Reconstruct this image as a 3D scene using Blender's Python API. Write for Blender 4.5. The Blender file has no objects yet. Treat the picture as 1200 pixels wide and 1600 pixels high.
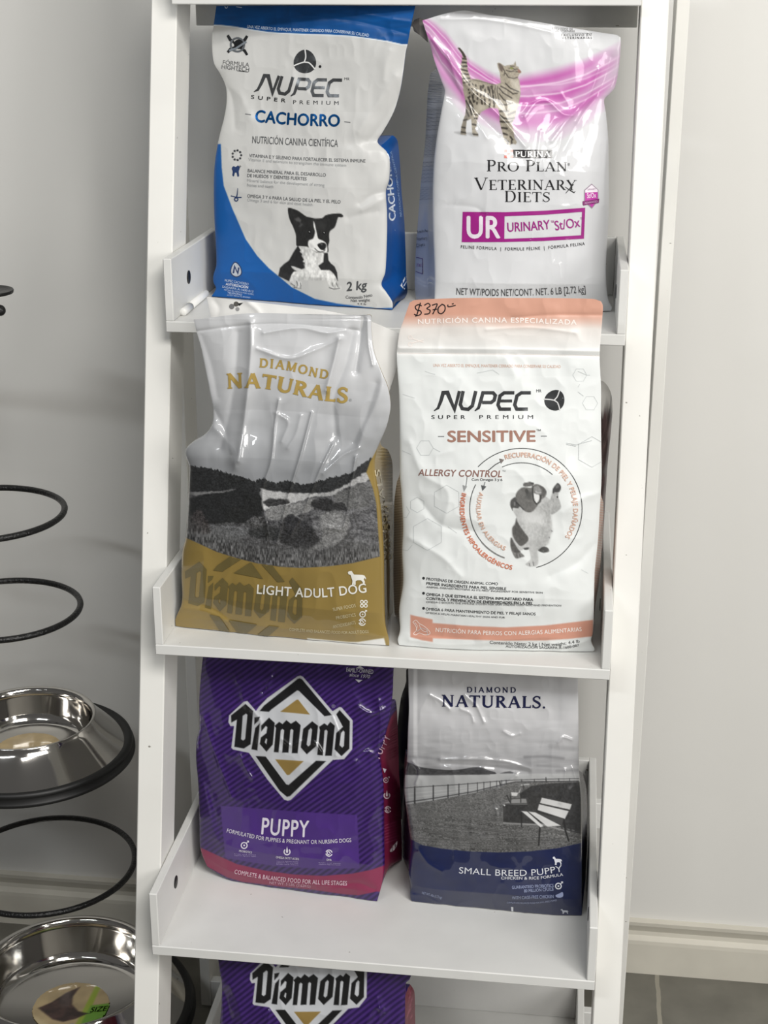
import bpy, math
import numpy as np
from mathutils import Vector
from mathutils.geometry import tessellate_polygon

# ------------------------------------------------------------------ camera, world, lights, exposure
SC = bpy.context.scene
SC.view_settings.view_transform = 'Standard'
SC.view_settings.look = 'None'
SC.view_settings.gamma = 1.0
SC.view_settings.exposure = 0.10
SC.view_settings.use_curve_mapping = False

CAM = np.array([0.2494, -2.0890, 0.3192])
YAW, PITCH, ROLL, FPX = -0.1274, 0.3396, 0.0015, 2331.41
_cy, _sy, _cp, _sp = math.cos(YAW), math.sin(YAW), math.cos(PITCH), math.sin(PITCH)
FWD = np.array([_sy * _cp, _cy * _cp, -_sp])
_r = np.array([_cy, -_sy, 0.0]); _u = np.cross(_r, FWD)
RGT = math.cos(ROLL) * _r + math.sin(ROLL) * _u
UPV = -math.sin(ROLL) * _r + math.cos(ROLL) * _u
cam = bpy.data.objects.new('camera', bpy.data.cameras.new('camera'))
SC.collection.objects.link(cam)
cam.data.sensor_fit = 'VERTICAL'; cam.data.sensor_height = 36.0
cam.data.lens = 36.0 * FPX / 1600.0
cam.data.clip_start = 0.05
from mathutils import Matrix
cam.matrix_world = Matrix(((RGT[0], UPV[0], -FWD[0], CAM[0]), (RGT[1], UPV[1], -FWD[1], CAM[1]), (RGT[2], UPV[2], -FWD[2], CAM[2]), (0, 0, 0, 1)))
SC.camera = cam

world = bpy.data.worlds.new('world'); SC.world = world
world.use_nodes = True
_bg = world.node_tree.nodes['Background']
_bg.inputs[0].default_value = (1.0, 0.98, 0.96, 1); _bg.inputs[1].default_value = 0.10

def area(name, loc, target, sx, sy, power, col):
    l = bpy.data.lights.new(name, 'AREA'); l.shape = 'RECTANGLE'; l.size = sx; l.size_y = sy
    l.energy = power; l.color = col
    o = bpy.data.objects.new(name, l); SC.collection.objects.link(o)
    o.location = loc
    o.rotation_euler = (Vector(target) - Vector(loc)).to_track_quat('-Z', 'Y').to_euler()
    return o
area('shop_window_light', (3.0, -2.9, 0.7), (0.1, 0.1, -0.5), 1.5, 1.5, 60, (1.0, 0.98, 0.95))
area('ceiling_panel_light', (1.5, -2.75, 2.15), (0.15, -0.1, -0.5), 1.9, 1.0, 98, (1.0, 0.975, 0.935))
area('unseen_tube_light', (-1.4, -2.9, 1.85), (-0.6, -0.4, -0.4), 1.2, 0.14, 21, (0.93, 0.97, 1.0))  # unseen lamp, added as a fill from the left to brighten the far-left wall
area('unseen_tube_light', (0.35, -2.1, 1.9), (0.1, -0.2, -0.5), 1.2, 0.06, 11, (1.0, 0.98, 0.94))

# ------------------------------------------------------------------ pixel <-> world helpers (measured points of the place)
def ray(u, v):
    u = np.asarray(u, float); v = np.asarray(v, float)
    return FWD + ((u - 600) / FPX)[..., None] * RGT - ((v - 800) / FPX)[..., None] * UPV
def on_y(u, v, y):
    q = ray(u, v); return CAM + q * ((y - CAM[1]) / q[..., 1])[..., None]
def on_z(u, v, z):
    q = ray(u, v); return CAM + q * ((z - CAM[2]) / q[..., 2])[..., None]
def on_x(u, v, x):
    q = ray(u, v); return CAM + q * ((x - CAM[0]) / q[..., 0])[..., None]
def depth(p):
    return float((np.asarray(p) - CAM) @ FWD)

# ------------------------------------------------------------------ object helpers
def tag(o, label=None, cat=None, group=None, kind=None):
    if label: o['label'] = label
    if cat: o['category'] = cat
    if group: o['group'] = group
    if kind: o['kind'] = kind
    return o
def empty(name, loc):
    o = bpy.data.objects.new(name, None); SC.collection.objects.link(o)
    o.location = loc; o.empty_display_size = 0.02
    return o
def link(name, me, mats, parent=None):
    o = bpy.data.objects.new(name, me); SC.collection.objects.link(o)
    for m in (mats if isinstance(mats, (list, tuple)) else [mats]): me.materials.append(m)
    if parent is not None:
        o.parent = parent
        r = parent
        off = Vector((0, 0, 0))
        while r is not None:
            off += r.location; r = r.parent
        o.location = -off
    return o
class MB:
    """collects shapes in world space into one mesh"""
    def __init__(s): s.v = []; s.f = []; s.sm = []
    def poly(s, verts, faces, smooth=False):
        b = len(s.v); s.v += [tuple(map(float, p)) for p in verts]
        s.f += [tuple(b + i for i in f) for f in faces]; s.sm += [smooth] * len(faces)
    def box(s, a, b, bev=0.0012):
        x0, y0, z0 = a; x1, y1, z1 = b
        e = min(bev, (x1 - x0) / 3, (y1 - y0) / 3, (z1 - z0) / 3)
        s.hexa([(x0, y0, z0), (x1, y0, z0), (x1, y1, z0), (x0, y1, z0), (x0, y0, z1), (x1, y0, z1), (x1, y1, z1), (x0, y1, z1)], e)
    def hexa(s, c, e=0.0012):
        """eight corners (bottom ring, top ring) with chamfered edges"""
        c = np.array(c, float)
        ctr = c.mean(0)
        nb = {0: (1, 3, 4), 1: (0, 2, 5), 2: (3, 1, 6), 3: (2, 0, 7), 4: (5, 7, 0), 5: (4, 6, 1), 6: (7, 5, 2), 7: (6, 4, 3)}
        vs = []; ix = {}
        faces = [(0, 3, 2, 1), (4, 5, 6, 7), (0, 1, 5, 4), (1, 2, 6, 5), (2, 3, 7, 6), (3, 0, 4, 7)]
        for fi, f in enumerate(faces):
            for k, i in enumerate(f):
                p, n = f[k - 1], f[(k + 1) % 4]
                d1 = c[p] - c[i]; d2 = c[n] - c[i]
                q = c[i] + e * d1 / np.linalg.norm(d1) + e * d2 / np.linalg.norm(d2)
                ix[(fi, i)] = len(vs); vs.append(q)
        F = [tuple(ix[(fi, i)] for i in f) for fi, f in enumerate(faces)]
        for i in range(8):
            fs = [fi for fi, f in enumerate(faces) if i in f]
            F.append(tuple(ix[(fi, i)] for fi in fs))
            for j in nb[i]:
                if j > i:
                    sh = [fi for fi, f in enumerate(faces) if i in f and j in f]
                    F.append((ix[(sh[0], i)], ix[(sh[0], j)], ix[(sh[1], j)], ix[(sh[1], i)]))
        # orient outwards
        V = np.array(vs); G = []
        for f in F:
            a, b, d = V[f[0]], V[f[1]], V[f[2]]
            n = np.cross(b - a, d - a)
            G.append(f if n @ (V[list(f)].mean(0) - ctr) > 0 else tuple(reversed(f)))
        s.poly(vs, G)
    def tube(s, pts, r, n=10, closed=False, caps=True):
        P = np.array(pts, float); m = len(P)
        T = (np.roll(P, -1, 0) - np.roll(P, 1, 0)) if closed else np.gradient(P, axis=0)
        T /= np.linalg.norm(T, axis=1)[:, None]
        ref = np.array([0, 0, 1.0])
        if abs(T[0] @ ref) > .9: ref = np.array([1.0, 0, 0])
        vs = []
        N = np.cross(T[0], ref); N /= np.linalg.norm(N)
        rr = np.broadcast_to(r, (m,))
        for i in range(m):
            N = N - T[i] * (N @ T[i]); N /= np.linalg.norm(N); B = np.cross(T[i], N)
            for k in range(n):
                a = 2 * math.pi * k / n
                vs.append(P[i] + rr[i] * (math.cos(a) * N + math.sin(a) * B))
        F = []
        for i in range(m if closed else m - 1):
            j = (i + 1) % m
            for k in range(n): F.append((i * n + k, i * n + (k + 1) % n, j * n + (k + 1) % n, j * n + k))
        if caps and not closed:
            F.append(tuple(reversed(range(n)))); F.append(tuple((m - 1) * n + k for k in range(n)))
        s.poly(vs, F, True)
    def lathe(s, ctr, prof, n=96):
        """prof: (radius, z) from the axis or rim to rim; revolved round a vertical axis"""
        vs = []; F = []; m = len(prof)
        for (r, z) in prof:
            for k in range(n):
                a = 2 * math.pi * k / n
                vs.append((ctr[0] + max(r, 1e-5) * math.cos(a), ctr[1] + max(r, 1e-5) * math.sin(a), ctr[2] + z))
        for i in range(m - 1):
            for k in range(n): F.append((i * n + k, i * n + (k + 1) % n, (i + 1) * n + (k + 1) % n, (i + 1) * n + k))
        s.poly(vs, F, True)
    def build(s, name, mats, parent=None):
        me = bpy.data.meshes.new(name); me.from_pydata(s.v, [], s.f); me.validate()
        if len(me.polygons) == len(s.sm): me.polygons.foreach_set('use_smooth', s.sm)
        me.update()
        return link(name, me, mats, parent)

# ------------------------------------------------------------------ materials
def lin(c):
    c = np.asarray(c, float) / 255.0
    return np.where(c <= 0.04045, c / 12.92, ((c + 0.055) / 1.055) ** 2.4)
def mat(name, col, rough=0.5, metal=0.0, coat=0.0, noise=0.0, nscale=40.0, bump=0.0, bscale=200.0, spec=0.5, coat_rough=0.06):
    m = bpy.data.materials.new(name); m.use_nodes = True
    nt = m.node_tree; b = nt.nodes['Principled BSDF']
    c = tuple(lin(col)) + (1,)
    b.inputs['Base Color'].default_value = c
    b.inputs['Roughness'].default_value = rough; b.inputs['Metallic'].default_value = metal
    b.inputs['Coat Weight'].default_value = coat; b.inputs['Coat Roughness'].default_value = coat_rough
    b.inputs['Specular IOR Level'].default_value = spec
    tc = nt.nodes.new('ShaderNodeTexCoord')
    if noise:
        n = nt.nodes.new('ShaderNodeTexNoise'); n.inputs['Scale'].default_value = nscale; n.inputs['Detail'].default_value = 5
        nt.links.new(tc.outputs['Object'], n.inputs['Vector'])
        r = nt.nodes.new('ShaderNodeValToRGB')
        r.color_ramp.elements[0].position = .3; r.color_ramp.elements[1].position = .7
        r.color_ramp.elements[0].color = tuple(x * (1 - noise) for x in c[:3]) + (1,)
        r.color_ramp.elements[1].color = tuple(min(1, x * (1 + noise)) for x in c[:3]) + (1,)
        nt.links.new(n.outputs['Fac'], r.inputs['Fac']); nt.links.new(r.outputs['Color'], b.inputs['Base Color'])
    if bump:
        n = nt.nodes.new('ShaderNodeTexNoise'); n.inputs['Scale'].default_value = bscale; n.inputs['Detail'].default_value = 3
        nt.links.new(tc.outputs['Object'], n.inputs['Vector'])
        bp = nt.nodes.new('ShaderNodeBump'); bp.inputs['Strength'].default_value = bump; bp.inputs['Distance'].default_value = 0.002
        nt.links.new(n.outputs['Fac'], bp.inputs['Height']); nt.links.new(bp.outputs['Normal'], b.inputs['Normal'])
    return m
def attr_mat(name, rough, coat=0.0, spec=0.5, bump=0.0, bscale=300.0, coat_rough=0.05):
    """printed film: base colour from the print's colour attribute"""
    m = mat(name, (255, 255, 255), rough, 0, coat, bump=bump, bscale=bscale, spec=spec, coat_rough=coat_rough)
    nt = m.node_tree; a = nt.nodes.new('ShaderNodeAttribute'); a.attribute_name = 'print'
    nt.links.new(a.outputs['Color'], nt.nodes['Principled BSDF'].inputs['Base Color'])
    return m
M_LAM = mat('white_laminate', (218, 218, 215), 0.42, noise=0.025, nscale=18, spec=0.4)
M_EDGE = mat('white_rail_paint', (230, 229, 224), 0.45, noise=0.03, nscale=9, spec=0.35)
def add_wear(m, scale, thr, col):
    nt = m.node_tree; b = nt.nodes['Principled BSDF']; src = b.inputs['Base Color'].links[0].from_socket
    tc = nt.nodes.new('ShaderNodeTexCoord'); n = nt.nodes.new('ShaderNodeTexNoise'); n.inputs['Scale'].default_value = scale; n.inputs['Detail'].default_value = 2; n.inputs['Roughness'].default_value = .7
    mp = nt.nodes.new('ShaderNodeMapping'); mp.inputs['Scale'].default_value = (1.0, 1.0, 1.6)
    nt.links.new(tc.outputs['Object'], mp.inputs['Vector']); nt.links.new(mp.outputs['Vector'], n.inputs['Vector'])
    r = nt.nodes.new('ShaderNodeMapRange'); r.inputs[1].default_value = thr; r.inputs[2].default_value = thr + .02
    nt.links.new(n.outputs['Fac'], r.inputs[0])
    mx = nt.nodes.new('ShaderNodeMix'); mx.data_type = 'RGBA'
    nt.links.new(r.outputs[0], mx.inputs[0]); nt.links.new(src, mx.inputs[6]); mx.inputs[7].default_value = tuple(lin(col)) + (1,)
    nt.links.new(mx.outputs[2], b.inputs['Base Color'])
add_wear(M_LAM, 75, .745, (150, 146, 138)); add_wear(M_EDGE, 60, .75, (140, 136, 128))
M_HOLE = mat('dark_screw', (22, 22, 23), 0.5)
M_WALL = mat('wall_paint', (221, 220, 216), 0.6, noise=0.018, nscale=2.2, bump=0.08, bscale=60, spec=0.25)
M_TRIM = mat('baseboard_paint', (206, 202, 190), 0.4, noise=0.05, nscale=12)
M_STEEL = mat('polished_steel', (206, 203, 198), 0.09, 1.0)
M_RUB = mat('black_rubber', (18, 18, 18), 0.5)
M_WIRE = mat('hammered_black_wire', (26, 26, 26), 0.32, 0.3, bump=0.9, bscale=260)
M_WHITEPEN = mat('white_pen_plastic', (235, 235, 232), 0.35)
M_GREYPEN = mat('grey_print', (120, 122, 124), 0.5)

# ------------------------------------------------------------------ the setting
ZF, YW = -1.52, 0.443
def plane_box(name, a, b, m):
    mb = MB(); mb.box(a, b, 0.0); o = mb.build(name, m); o['kind'] = 'structure'; return o
def floor_material():
    m = mat('concrete_floor', (108, 106, 98), 0.55, noise=0.14, nscale=14, bump=0.25, bscale=90)
    nt = m.node_tree; b = nt.nodes['Principled BSDF']
    src = b.inputs['Base Color'].links[0].from_socket
    tc = nt.nodes.new('ShaderNodeTexCoord'); sx = nt.nodes.new('ShaderNodeSeparateXYZ')
    nt.links.new(tc.outputs['Object'], sx.inputs[0])
    nz = nt.nodes.new('ShaderNodeTexNoise'); nz.inputs['Scale'].default_value = 22; nt.links.new(tc.outputs['Object'], nz.inputs['Vector'])
    def math_(op, a, b_):
        n = nt.nodes.new('ShaderNodeMath'); n.operation = op
        for i, q in enumerate((a, b_)):
            if hasattr(q, 'is_output'): nt.links.new(q, n.inputs[i])
            else: n.inputs[i].default_value = q
        return n.outputs[0]
    jx = float(on_z(1028, 1550, ZF)[0])
    wob = math_('MULTIPLY', nz.outputs['Fac'], 0.006)
    d = math_('ABSOLUTE', math_('SUBTRACT', math_('ADD', sx.outputs[0], wob), jx + 0.003), 0.0)
    k = math_('LESS_THAN', d, 0.0042)
    mx = nt.nodes.new('ShaderNodeMix'); mx.data_type = 'RGBA'
    nt.links.new(k, mx.inputs[0]); nt.links.new(src, mx.inputs[6]); mx.inputs[7].default_value = tuple(lin((146, 142, 130))) + (1,)
    nt.links.new(mx.outputs[2], b.inputs['Base Color'])
    return m
plane_box('wall_back', (-3.2, YW, ZF - 0.05), (3.2, YW + 0.12, 2.2), M_WALL)
plane_box('floor', (-3.2, -4.2, ZF - 0.08), (3.2, YW + 0.12, ZF), floor_material())
_zt = float(on_y(1090, 1441, YW)[2]); _zm = float(on_y(1090, 1468, YW)[2])
mb = MB()
prof = [(YW, _zt), (YW - 0.013, _zt - 0.002), (YW - 0.012, _zt - 0.010), (YW - 0.003, _zm + 0.012), (YW - 0.004, _zm + 0.003), (YW - 0.013, _zm - 0.004), (YW - 0.014, _zm - 0.012), (YW - 0.014, ZF), (YW, ZF)]
vs = [(-3.2, y, z) for y, z in prof] + [(3.2, y, z) for y, z in prof]; n = len(prof)
mb.poly(vs, [(i, (i + 1) % n, n + (i + 1) % n, n + i) for i in range(n)] + [tuple(reversed(range(n))), tuple(range(n, 2 * n))])
mb.build('baseboard_back', M_TRIM)['kind'] = 'structure'

# ------------------------------------------------------------------ the ladder shelf unit
W, WR, DR, TL = 0.36, 0.0376, 0.0774, 0.2516
HW, TP, LIP, HP = 0.3215, 0.012, 0.0158, 0.0883
TZ = [0.3090, -0.1296, -0.5687, -1.0064, -1.4449]
TY = [0.040, -0.0669, -0.2023, -0.3007, -0.4150]
TB = [0.218, 0.220, 0.207, 0.190, 0.190]
ladder = empty('ladder_shelf', (0, 0, ZF))
tag(ladder, 'white leaning ladder shelf holding bags of pet food on its tray shelves', 'shelf')
for sgn in (-1, 1):
    x0, x1 = sorted((sgn * W, sgn * (W - WR)))
    zb, zt = ZF, 0.95
    mb = MB()
    mb.hexa([(x0, TL * zb, zb), (x1, TL * zb, zb), (x1, TL * zb + DR, zb), (x0, TL * zb + DR, zb),
             (x0, TL * zt, zt), (x1, TL * zt, zt), (x1, TL * zt + DR, zt), (x0, TL * zt + DR, zt)], 0.0016)
    mb.build('rail', M_EDGE, ladder)
    x0, x1 = sorted((sgn * 0.397, sgn * 0.378))
    mb = MB(); mb.box((x0, 0.222, ZF), (x1, 0.30, 0.95)); mb.build('rear_leg', M_EDGE, ladder)
# cross bar between the rails under the top tray, and battens from leg to leg under the trays
zc = 0.2620
mb = MB(); mb.box((-W + WR, TL * zc + DR + 0.035, zc), (W - WR, TL * zc + DR + 0.05, zc + 0.055)); mb.build('crossbar', M_LAM, ladder)
for k in (2, 3, 4):
    mb = MB(); mb.box((-0.378, 0.224, TZ[k] - LIP - 0.055), (0.378, 0.242, TZ[k] - LIP - 0.004)); mb.build('crossbar', M_LAM, ladder)
for k in range(5):
    z, yf, yb = TZ[k], TY[k], TB[k]
    tray = empty('tray', (0, yf, z)); tray.parent = ladder; tray.location = Vector((0, yf, z)) - ladder.location
    mb = MB(); mb.box((-HW, yf, z - LIP), (HW, yb, z)); mb.build('board', M_LAM, tray)
    for sgn in (-1, 1):
        x0, x1 = sorted((sgn * HW, sgn * (HW - TP)))
        mb = MB(); mb.box((x0, yf + 0.0004, z), (x1, yb, z + HP)); mb.build('side_panel', M_LAM, tray)
    mb = MB(); mb.box((-HW + TP, yb - 0.012, z), (HW - TP, yb, z + HP)); mb.build('back_panel', M_LAM, tray)
def screw(tray_k, u, v, sgn):
    p = on_x(u, v, sgn * (HW - TP)); s = p - np.array([sgn * 0.0008, 0, 0])
    mb = MB(); mb.tube([p, s], 0.0098, 20)
    par = [o for o in ladder.children if o.name.split('.')[0] == 'tray'][tray_k]
    mb.build('screw_cap', M_HOLE, par)
_trays = sorted([o for o in ladder.children if o.name.split('.')[0] == 'tray'], key=lambda o: -o.location.z)
def screw(k, u, v, sgn):
    p = on_x(u, v, sgn * (HW - TP)); s = p - np.array([sgn * 0.0008, 0, 0])
    mb = MB(); mb.tube([p, s], 0.0098, 20); mb.build('screw_cap', M_HOLE, _trays[k])
screw(1, 294.6, 433, -1); screw(3, 274.5, 1378, -1); screw(1, 963, 455, 1); screw(2, 938, 945, 1); screw(3, 919.5, 1428, 1)

# marker pen on the top visible tray
a = on_z(286, 488, TZ[1] + 0.0055); b = on_z(322, 458, TZ[1] + 0.0055); c = a + (b - a) * 0.27
pen = empty('marker_pen', tuple(a)); tag(pen, 'white capped marker pen lying on the tray beside the blue and white dog food bag', 'pen')
mb = MB(); mb.tube([c, b - (b - a) * .02, b], [0.0054, 0.0054, 0.0044], 20); mb.build('barrel', M_WHITEPEN, pen)
mb = MB(); mb.tube([a, a + (b - a) * .015, c], [0.0046, 0.0058, 0.0058], 20); mb.build('cap', M_WHITEPEN, pen)
mb = MB(); mb.tube([c, c + (b - a) * 0.012], 0.0060, 20); mb.build('grey_band', M_GREYPEN, pen)

# ------------------------------------------------------------------ bowl stand with steel bowls (behind the ladder's left rail)
YS = 0.06
def circ(c, r, z=0, n=96): return [(c[0] + r * math.cos(2 * math.pi * k / n), c[1] + r * math.sin(2 * math.pi * k / n), c[2] + z) for k in range(n)]
def centre(u, v, hw):
    p = on_y(u, v, YS); return p, hw * depth(p) / FPX
stand = None
pole = on_y(-22, 460, YS)
PX, PY = float(on_y(-150, 1600, YS)[0]), YS
stand = empty('bowl_stand', (PX, PY, ZF)); tag(stand, 'black wire stand with rings that hold steel pet bowls, beside the ladder shelf', 'stand')
mb = MB(); mb.tube([(PX, PY, ZF + 0.01), (PX, PY, float(pole[2]) - 0.012)], 0.011, 16); mb.build('pole', M_WIRE, stand)
mb = MB(); mb.lathe((PX, PY, ZF), [(0, 0), (0.15, 0), (0.15, 0.008), (0.02, 0.014), (0, 0.014)]); mb.build('base_plate', M_WIRE, stand)
pc, pr = centre(-22, 458, 42)
mb = MB(); mb.lathe((pc[0], pc[1], pc[2]), [(0, -0.002), (pr * .6, -0.002), (pr, 0.0), (pr * 1.02, 0.003), (pr, 0.005), (pr * .9, 0.003), (0, 0.002)]); mb.build('cap_disc', M_WIRE, stand)
mb = MB(); mb.lathe((pc[0], pc[1], pc[2]), [(0.0, -0.03), (0.014, -0.028), (0.018, -0.012), (0.022, -0.001)]); mb.build('cap_collar', M_WIRE, stand)
mb = MB(); mb.tube([(pc[0], pc[1], pc[2] - 0.014), (PX, PY, pc[2] - 0.014)], 0.006, 10); mb.build('arm', M_WIRE, stand)
kb = on_y(0, 485, YS - 0.035)
mb = MB(); mb.lathe(kb, [(0.0085 * math.cos(t), 0.0085 * math.sin(t)) for t in np.linspace(-1.57, 1.57, 12)], 24); mb.build('knob', M_WIRE, stand)
mb = MB(); mb.tube([kb, (PX, PY, kb[2])], 0.004, 10); mb.build('knob_stem', M_WIRE, stand)
def ring(u, v, hw, thick=0.0052, arm=True):
    c, r = centre(u, v, hw)
    mb = MB(); mb.tube(circ(c, r), thick, 10, True); mb.build('ring', M_WIRE, stand)
    d = np.array([PX - c[0], PY - c[1], 0.0]); dn = np.linalg.norm(d)
    if arm and dn > 1e-6:
        e = c + d / dn * r
        mb = MB(); mb.tube([e, (PX, PY, c[2])], thick, 10); mb.build('arm', M_WIRE, stand)
    return c, r
ring(-27, 802, 125.5); ring(4, 952, 119.5); ring(72, 1350, 137)
def bowl(u, v, hw, hwb, hgt, label, sticker=False):
    c, R = centre(u, v, hw); Rb = R * hwb / hw
    zb = -hgt
    root = empty('pet_bowl', (c[0], c[1], c[2] + zb)); tag(root, label, 'bowl', 'steel bowls on the stand')
    Ri = R * 0.965
    prof = [(0, zb + .012), (Ri * .80, zb + .012), (Ri * .86, zb + .018), (Ri * .905, zb + .030), (Ri * .94, -0.018), (Ri * .955, -0.012), (Ri * .95, -0.009), (Ri * .985, -0.003), (R * .985, 0.0), (R, -0.0016), (R * 1.008, -0.005)]
    for t in np.linspace(0, 1, 8)[1:]: prof.append((R * 1.008 + (Rb * .95 - R) * t ** 1.12, -0.005 + (zb + .014 + .005) * t))
    prof.append((Rb * .9, zb + .006)); prof.append((0, zb + .006))
    mb = MB(); mb.lathe(c, prof, 128); mb.build('body', M_STEEL, root)
    mb = MB(); mb.lathe(c, [(Rb * .90, zb + .021), (Rb * .945, zb + .025), (Rb * .975, zb + .022), (Rb * .98, zb + .016), (Rb * .975, zb + .015), (Rb * .995, zb + .012), (Rb * .99, zb + .0085), (Rb, zb + .0075), (Rb, zb + .003), (Rb * .985, zb + .0005), (Rb * .9, zb), (Rb * .88, zb + .008), (Rb * .90, zb + .021)], 128); mb.build('rubber_base', M_RUB, root)
    return root, c, R, Rb, zb, Ri
b1, c1, R1, Rb1, zb1, Ri1 = bowl(40, 1119, 108, 166, 0.074, 'smaller polished steel pet bowl with wide black rubber base, between the wire rings')
b2, c2, R2, Rb2, zb2, Ri2 = bowl(106, 1513, 143, 196, 0.095, 'larger steel pet bowl with a round paper label inside, lowest on the stand')
for c, R, zb in ((c1, Rb1, zb1), (c2, Rb2, zb2)):
    r = R * .87; q = (c[0], c[1], c[2] + zb - 0.0062)
    mb = MB(); mb.tube(circ(q, r), 0.0046, 10, True); mb.build('ring', M_WIRE, stand)
    d = np.array([PX - c[0], PY - c[1], 0.0]); dn = np.linalg.norm(d)
    if dn > r:
        mb = MB(); mb.tube([np.array(q) + d / dn * r, (PX, PY, q[2])], 0.0046, 10); mb.build('arm', M_WIRE, stand)
# ------------------------------------------------------------------ printed film bags: surface, print and lettering engine
def to_px(p):
    d = np.asarray(p, float) - CAM; w = d @ FWD
    return np.stack([600 + FPX * (d @ RGT) / w, 800 - FPX * (d @ UPV) / w], -1)
def Z(pts, x0, y0, s): return [(x0 + a / s, y0 + b / s) for a, b in pts]
def cr(pts, n, closed=False):
    """points evenly spaced along a soft curve through pts"""
    P = np.array(pts, float)
    if len(P) == 2:
        t = np.linspace(0, 1, n)[:, None]; return P[0] * (1 - t) + P[1] * t
    if closed: P = np.vstack([P, P[:1]])
    Q = np.vstack([(P[-2] if closed else 2 * P[0] - P[1]), P, (P[1] if closed else 2 * P[-1] - P[-2])])
    out = []
    for i in range(1, len(Q) - 2):
        a, b, c, d = Q[i - 1], Q[i], Q[i + 1], Q[i + 2]
        t = np.linspace(0, 1, 24, endpoint=False)[:, None]
        m1 = (c - a) * .5; m2 = (d - b) * .5
        L = np.linalg.norm(c - b); 
        for mm in (m1, m2):
            k = np.linalg.norm(mm)
            if k > L: mm *= L / k
        out.append((2 * t**3 - 3 * t**2 + 1) * b + (t**3 - 2 * t**2 + t) * m1 + (-2 * t**3 + 3 * t**2) * c + (t**3 - t**2) * m2)
    out = np.vstack(out + [Q[-2][None]])
    s = np.r_[0, np.cumsum(np.linalg.norm(np.diff(out, axis=0), axis=1))]
    x = np.linspace(0, s[-1], n)
    return np.stack([np.interp(x, s, out[:, k]) for k in range(out.shape[1])], -1)
def _hash(i, j, seed):
    h = (i.astype(np.int64) * 374761393 + j.astype(np.int64) * 668265263 + seed * 1274126177) & 0xFFFFFFFF
    h = ((h ^ (h >> 13)) * 1274126177) & 0xFFFFFFFF
    return ((h ^ (h >> 16)) & 0xFFFF) / 32767.5 - 1.0
def vnoise(u, v, seed=0):
    i, j = np.floor(u), np.floor(v); fx, fy = u - i, v - j
    fx = fx * fx * fx * (fx * (fx * 6 - 15) + 10); fy = fy * fy * fy * (fy * (fy * 6 - 15) + 10)
    return ((_hash(i, j, seed) * (1 - fx) + _hash(i + 1, j, seed) * fx) * (1 - fy) + (_hash(i, j + 1, seed) * (1 - fx) + _hash(i + 1, j + 1, seed) * fx) * fy)
def fbm(u, v, seed=0, o=3):
    r = 0; a = 1.0; t = 0
    for k in range(o): r = r + a * vnoise(u * 2**k, v * 2**k, seed + 7 * k); t += a; a *= .5
    return r / t
def seg_dist(u, v, pts, closed=False):
    d = np.full(u.shape, 1e9); P = list(pts) + ([pts[0]] if closed else [])
    for (ax, ay), (bx, by) in zip(P[:-1], P[1:]):
        dx, dy = bx - ax, by - ay; L = dx * dx + dy * dy + 1e-12
        t = np.clip(((u - ax) * dx + (v - ay) * dy) / L, 0, 1)
        d = np.minimum(d, np.hypot(u - ax - t * dx, v - ay - t * dy))
    return d
def inside(u, v, pts):
    c = np.zeros(u.shape, bool); P = list(pts)
    for (ax, ay), (bx, by) in zip(P, P[1:] + P[:1]):
        if ay == by: continue
        k = ((ay > v) != (by > v)) & (u < (bx - ax) * (v - ay) / (by - ay) + ax)
        c ^= k
    return c
class Art:
    """flat print colours (sRGB 0-255) sampled at the film's own points"""
    def __init__(s, u, v, base):
        s.u, s.v = np.asarray(u, float), np.asarray(v, float); s.c = np.empty(s.u.shape + (3,)); s.c[:] = base
    def alpha(s, poly, soft=.7):
        P = np.array(poly, float); a = np.zeros(s.u.shape)
        k = (s.u > P[:, 0].min() - 3) & (s.u < P[:, 0].max() + 3) & (s.v > P[:, 1].min() - 3) & (s.v < P[:, 1].max() + 3)
        if k.any():
            u, v = s.u[k], s.v[k]
            d = seg_dist(u, v, poly, True) * np.where(inside(u, v, poly), 1, -1)
            a[k] = np.clip(.5 + d / (2 * soft), 0, 1)
        return a
    def put(s, a, col):
        if callable(col): col = col(s.u, s.v)
        a = a[..., None] if np.ndim(a) else a
        s.c = s.c * (1 - a) + np.asarray(col, float) * a
    def fill(s, poly, col, soft=.7, a=1.0): s.put(s.alpha(poly, soft) * a, col); return s
    def rings(s, rings, col, soft=.6):
        d = np.full(s.u.shape, 1e9); c = np.zeros(s.u.shape, bool)
        P = np.vstack([np.asarray(r, float) for r in rings])
        k = (s.u > P[:, 0].min() - 3) & (s.u < P[:, 0].max() + 3) & (s.v > P[:, 1].min() - 3) & (s.v < P[:, 1].max() + 3)
        if k.any():
            u, v = s.u[k], s.v[k]; dd = np.full(u.shape, 1e9); cc = np.zeros(u.shape, bool)
            for r in rings:
                r = [tuple(p) for p in r]; dd = np.minimum(dd, seg_dist(u, v, r, True)); cc ^= inside(u, v, r)
            a = np.zeros(s.u.shape); a[k] = np.clip(.5 + dd * np.where(cc, 1, -1) / (2 * soft), 0, 1); s.put(a, col)
    def smooth(s, poly, col, soft=.7, a=1.0): return s.fill(cr(poly, 8 * len(poly), True), col, soft, a)
    def line(s, pts, w, col, a=1.0, soft=.6):
        P = np.array(pts); k = (s.u > P[:, 0].min() - w - 3) & (s.u < P[:, 0].max() + w + 3) & (s.v > P[:, 1].min() - w - 3) & (s.v < P[:, 1].max() + w + 3)
        al = np.zeros(s.u.shape)
        if k.any(): al[k] = np.clip(.5 + (w / 2 - seg_dist(s.u[k], s.v[k], pts)) / (2 * soft), 0, 1)
        s.put(al * a, col); return s
def noisy(c, amp, su, sv, seed=0, o=3):
    c = np.asarray(c, float)
    return lambda u, v: np.clip(c[None] * (1 + amp * fbm(u / su, v / sv, seed, o))[..., None], 0, 255)

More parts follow.
